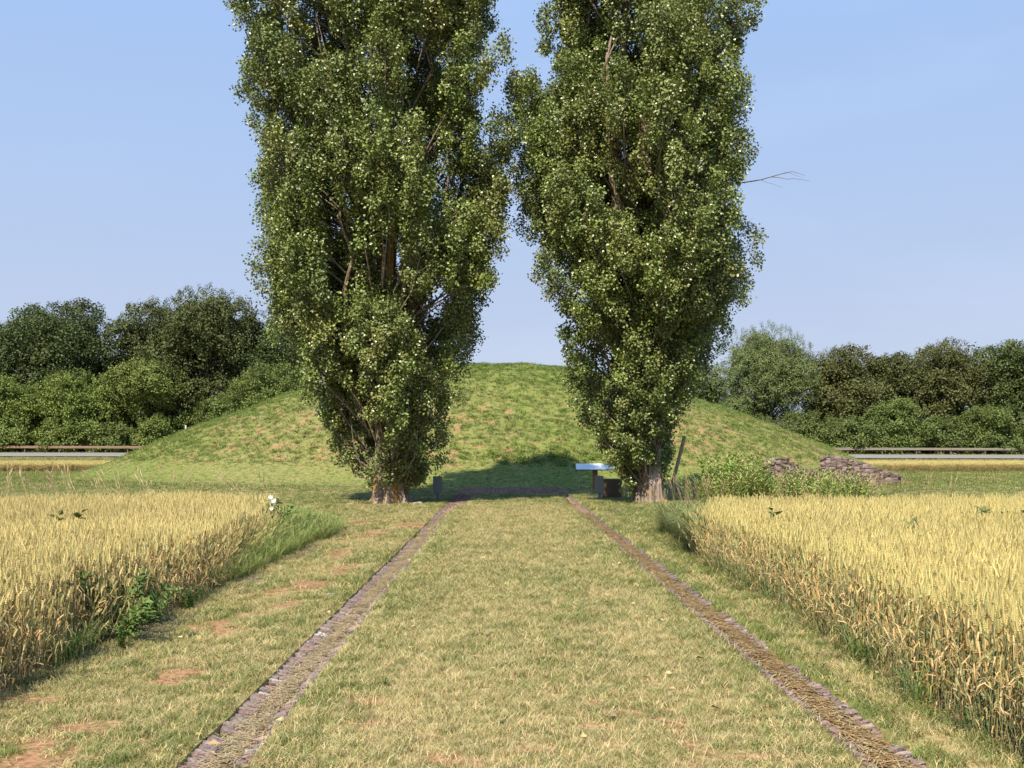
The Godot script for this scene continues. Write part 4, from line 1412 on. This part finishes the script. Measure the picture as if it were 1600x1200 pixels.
	for p in [[0.0, 0.74, 0.12, 0.05], [-0.05, 0.8, 0.1, 0.045], [-0.02, 0.6, 0.16, 0.045]]:
		var s := Shape.new()
		var n := 10
		for k in n:
			var a := TAU * k / n
			var b := TAU * (k + 1) / n
			var r1: float = p[3] * (1.0 if k % 2 else 0.86)
			var r2: float = p[3] * (0.86 if k % 2 else 1.0)
			s.tri(Vector3(0, 0, -0.05), Vector3(cos(a) * r1, sin(a) * r1, 0), Vector3(cos(b) * r2, sin(b) * r2, 0), lin(0.8, 0.8, 0.78))
		put("blossom", s.mesh(M.petal), bind, Vector3(p[0], p[1], p[2]), Basis(Vector3.UP, rf(-0.4, 0.2)) * Basis(Vector3.RIGHT, rf(-0.6, -0.2)))

# ---------------------------------------------------------------- scene
func wisps() -> ImageTexture:
	# thin high veils all round the sky, hardly brighter than the air
	var nz := FastNoiseLite.new()
	nz.seed = 21
	nz.frequency = 1.1
	nz.fractal_octaves = 5
	nz.domain_warp_enabled = true
	nz.domain_warp_amplitude = 0.7
	var im := Image.create(1024, 512, false, Image.FORMAT_RGBA8)
	for y in 512:
		var e := PI * (0.5 - (y + 0.5) / 512.0)
		for x in 1024:
			var a := TAU * x / 1024.0
			var k := 0.0
			if e > 0.0:
				k = clampf(nz.get_noise_3d(cos(a) * cos(e) * 1.5, sin(e) * 7.0, sin(a) * cos(e) * 1.5) * 0.9 + 0.1, 0.0, 1.0)
			im.set_pixel(x, y, Color(1, 1, 1, k * 0.04))
	return ImageTexture.create_from_image(im)

func _ready() -> void:
	rng.seed = 1
	var cam := Camera3D.new()
	cam.name = "camera"
	cam.projection = Camera3D.PROJECTION_FRUSTUM
	cam.near = 0.1
	cam.far = 3000.0
	cam.size = 2.0 * 0.1 * 600.0 / 1700.0
	cam.frustum_offset = Vector2(11.0, 98.0) / 1700.0 * 0.1
	cam.position = Vector3(0, 1.7, 0)
	add_child(cam)
	cam.current = true
	var env := Environment.new()
	env.background_mode = Environment.BG_SKY
	var sky_mat := ProceduralSkyMaterial.new()
	sky_mat.sky_top_color = Color(0.46, 0.61, 0.805)
	sky_mat.sky_horizon_color = Color(0.66, 0.69, 0.75)
	sky_mat.sky_curve = 0.25
	sky_mat.ground_bottom_color = Color(0.4, 0.4, 0.3)
	sky_mat.ground_horizon_color = Color(0.6, 0.62, 0.6)
	sky_mat.sky_cover = wisps()
	sky_mat.sky_cover_modulate = Color(1, 1, 1, 1)
	sky_mat.sun_angle_max = 1.0
	var sky := Sky.new()
	sky.sky_material = sky_mat
	env.sky = sky
	env.tonemap_mode = Environment.TONE_MAPPER_LINEAR
	env.tonemap_exposure = 1.55
	env.sdfgi_enabled = true
	env.ssao_enabled = true
	env.ssil_enabled = true
	var we := WorldEnvironment.new()
	we.environment = env
	add_child(we)
	var sun := DirectionalLight3D.new()
	sun.name = "sun"
	sun.light_energy = 1.6
	sun.light_color = Color(1.0, 0.955, 0.87)
	sun.light_angular_distance = 0.5
	sun.shadow_enabled = true
	var az := deg_to_rad(20.0)
	var el := deg_to_rad(51.0)
	sun.basis = Basis.looking_at(Vector3(sin(az) * cos(el), -sin(el), -cos(az) * cos(el)))
	add_child(sun)

	for pair in [[coarse, 0.09, 3], [middle, 0.55, 7], [fine, 2.6, 13]]:
		pair[0].frequency = pair[1]
		pair[0].seed = pair[2]
		pair[0].fractal_octaves = 3
	make_materials()
	var t0 := Time.get_ticks_msec()
	build_ground()
	build_mound()
	build_road()
	print("land ", Time.get_ticks_msec() - t0)
	build_poplars()
	build_far_trees()
	print("trees ", Time.get_ticks_msec() - t0)
	rng.seed = 60
	build_walls()
	build_gutters()
	build_signs()
	rng.seed = 70
	build_wheat()
	print("wheat ", Time.get_ticks_msec() - t0)
	build_weeds()
	rng.seed = 80
	build_grass()
	print("grass ", Time.get_ticks_msec() - t0)
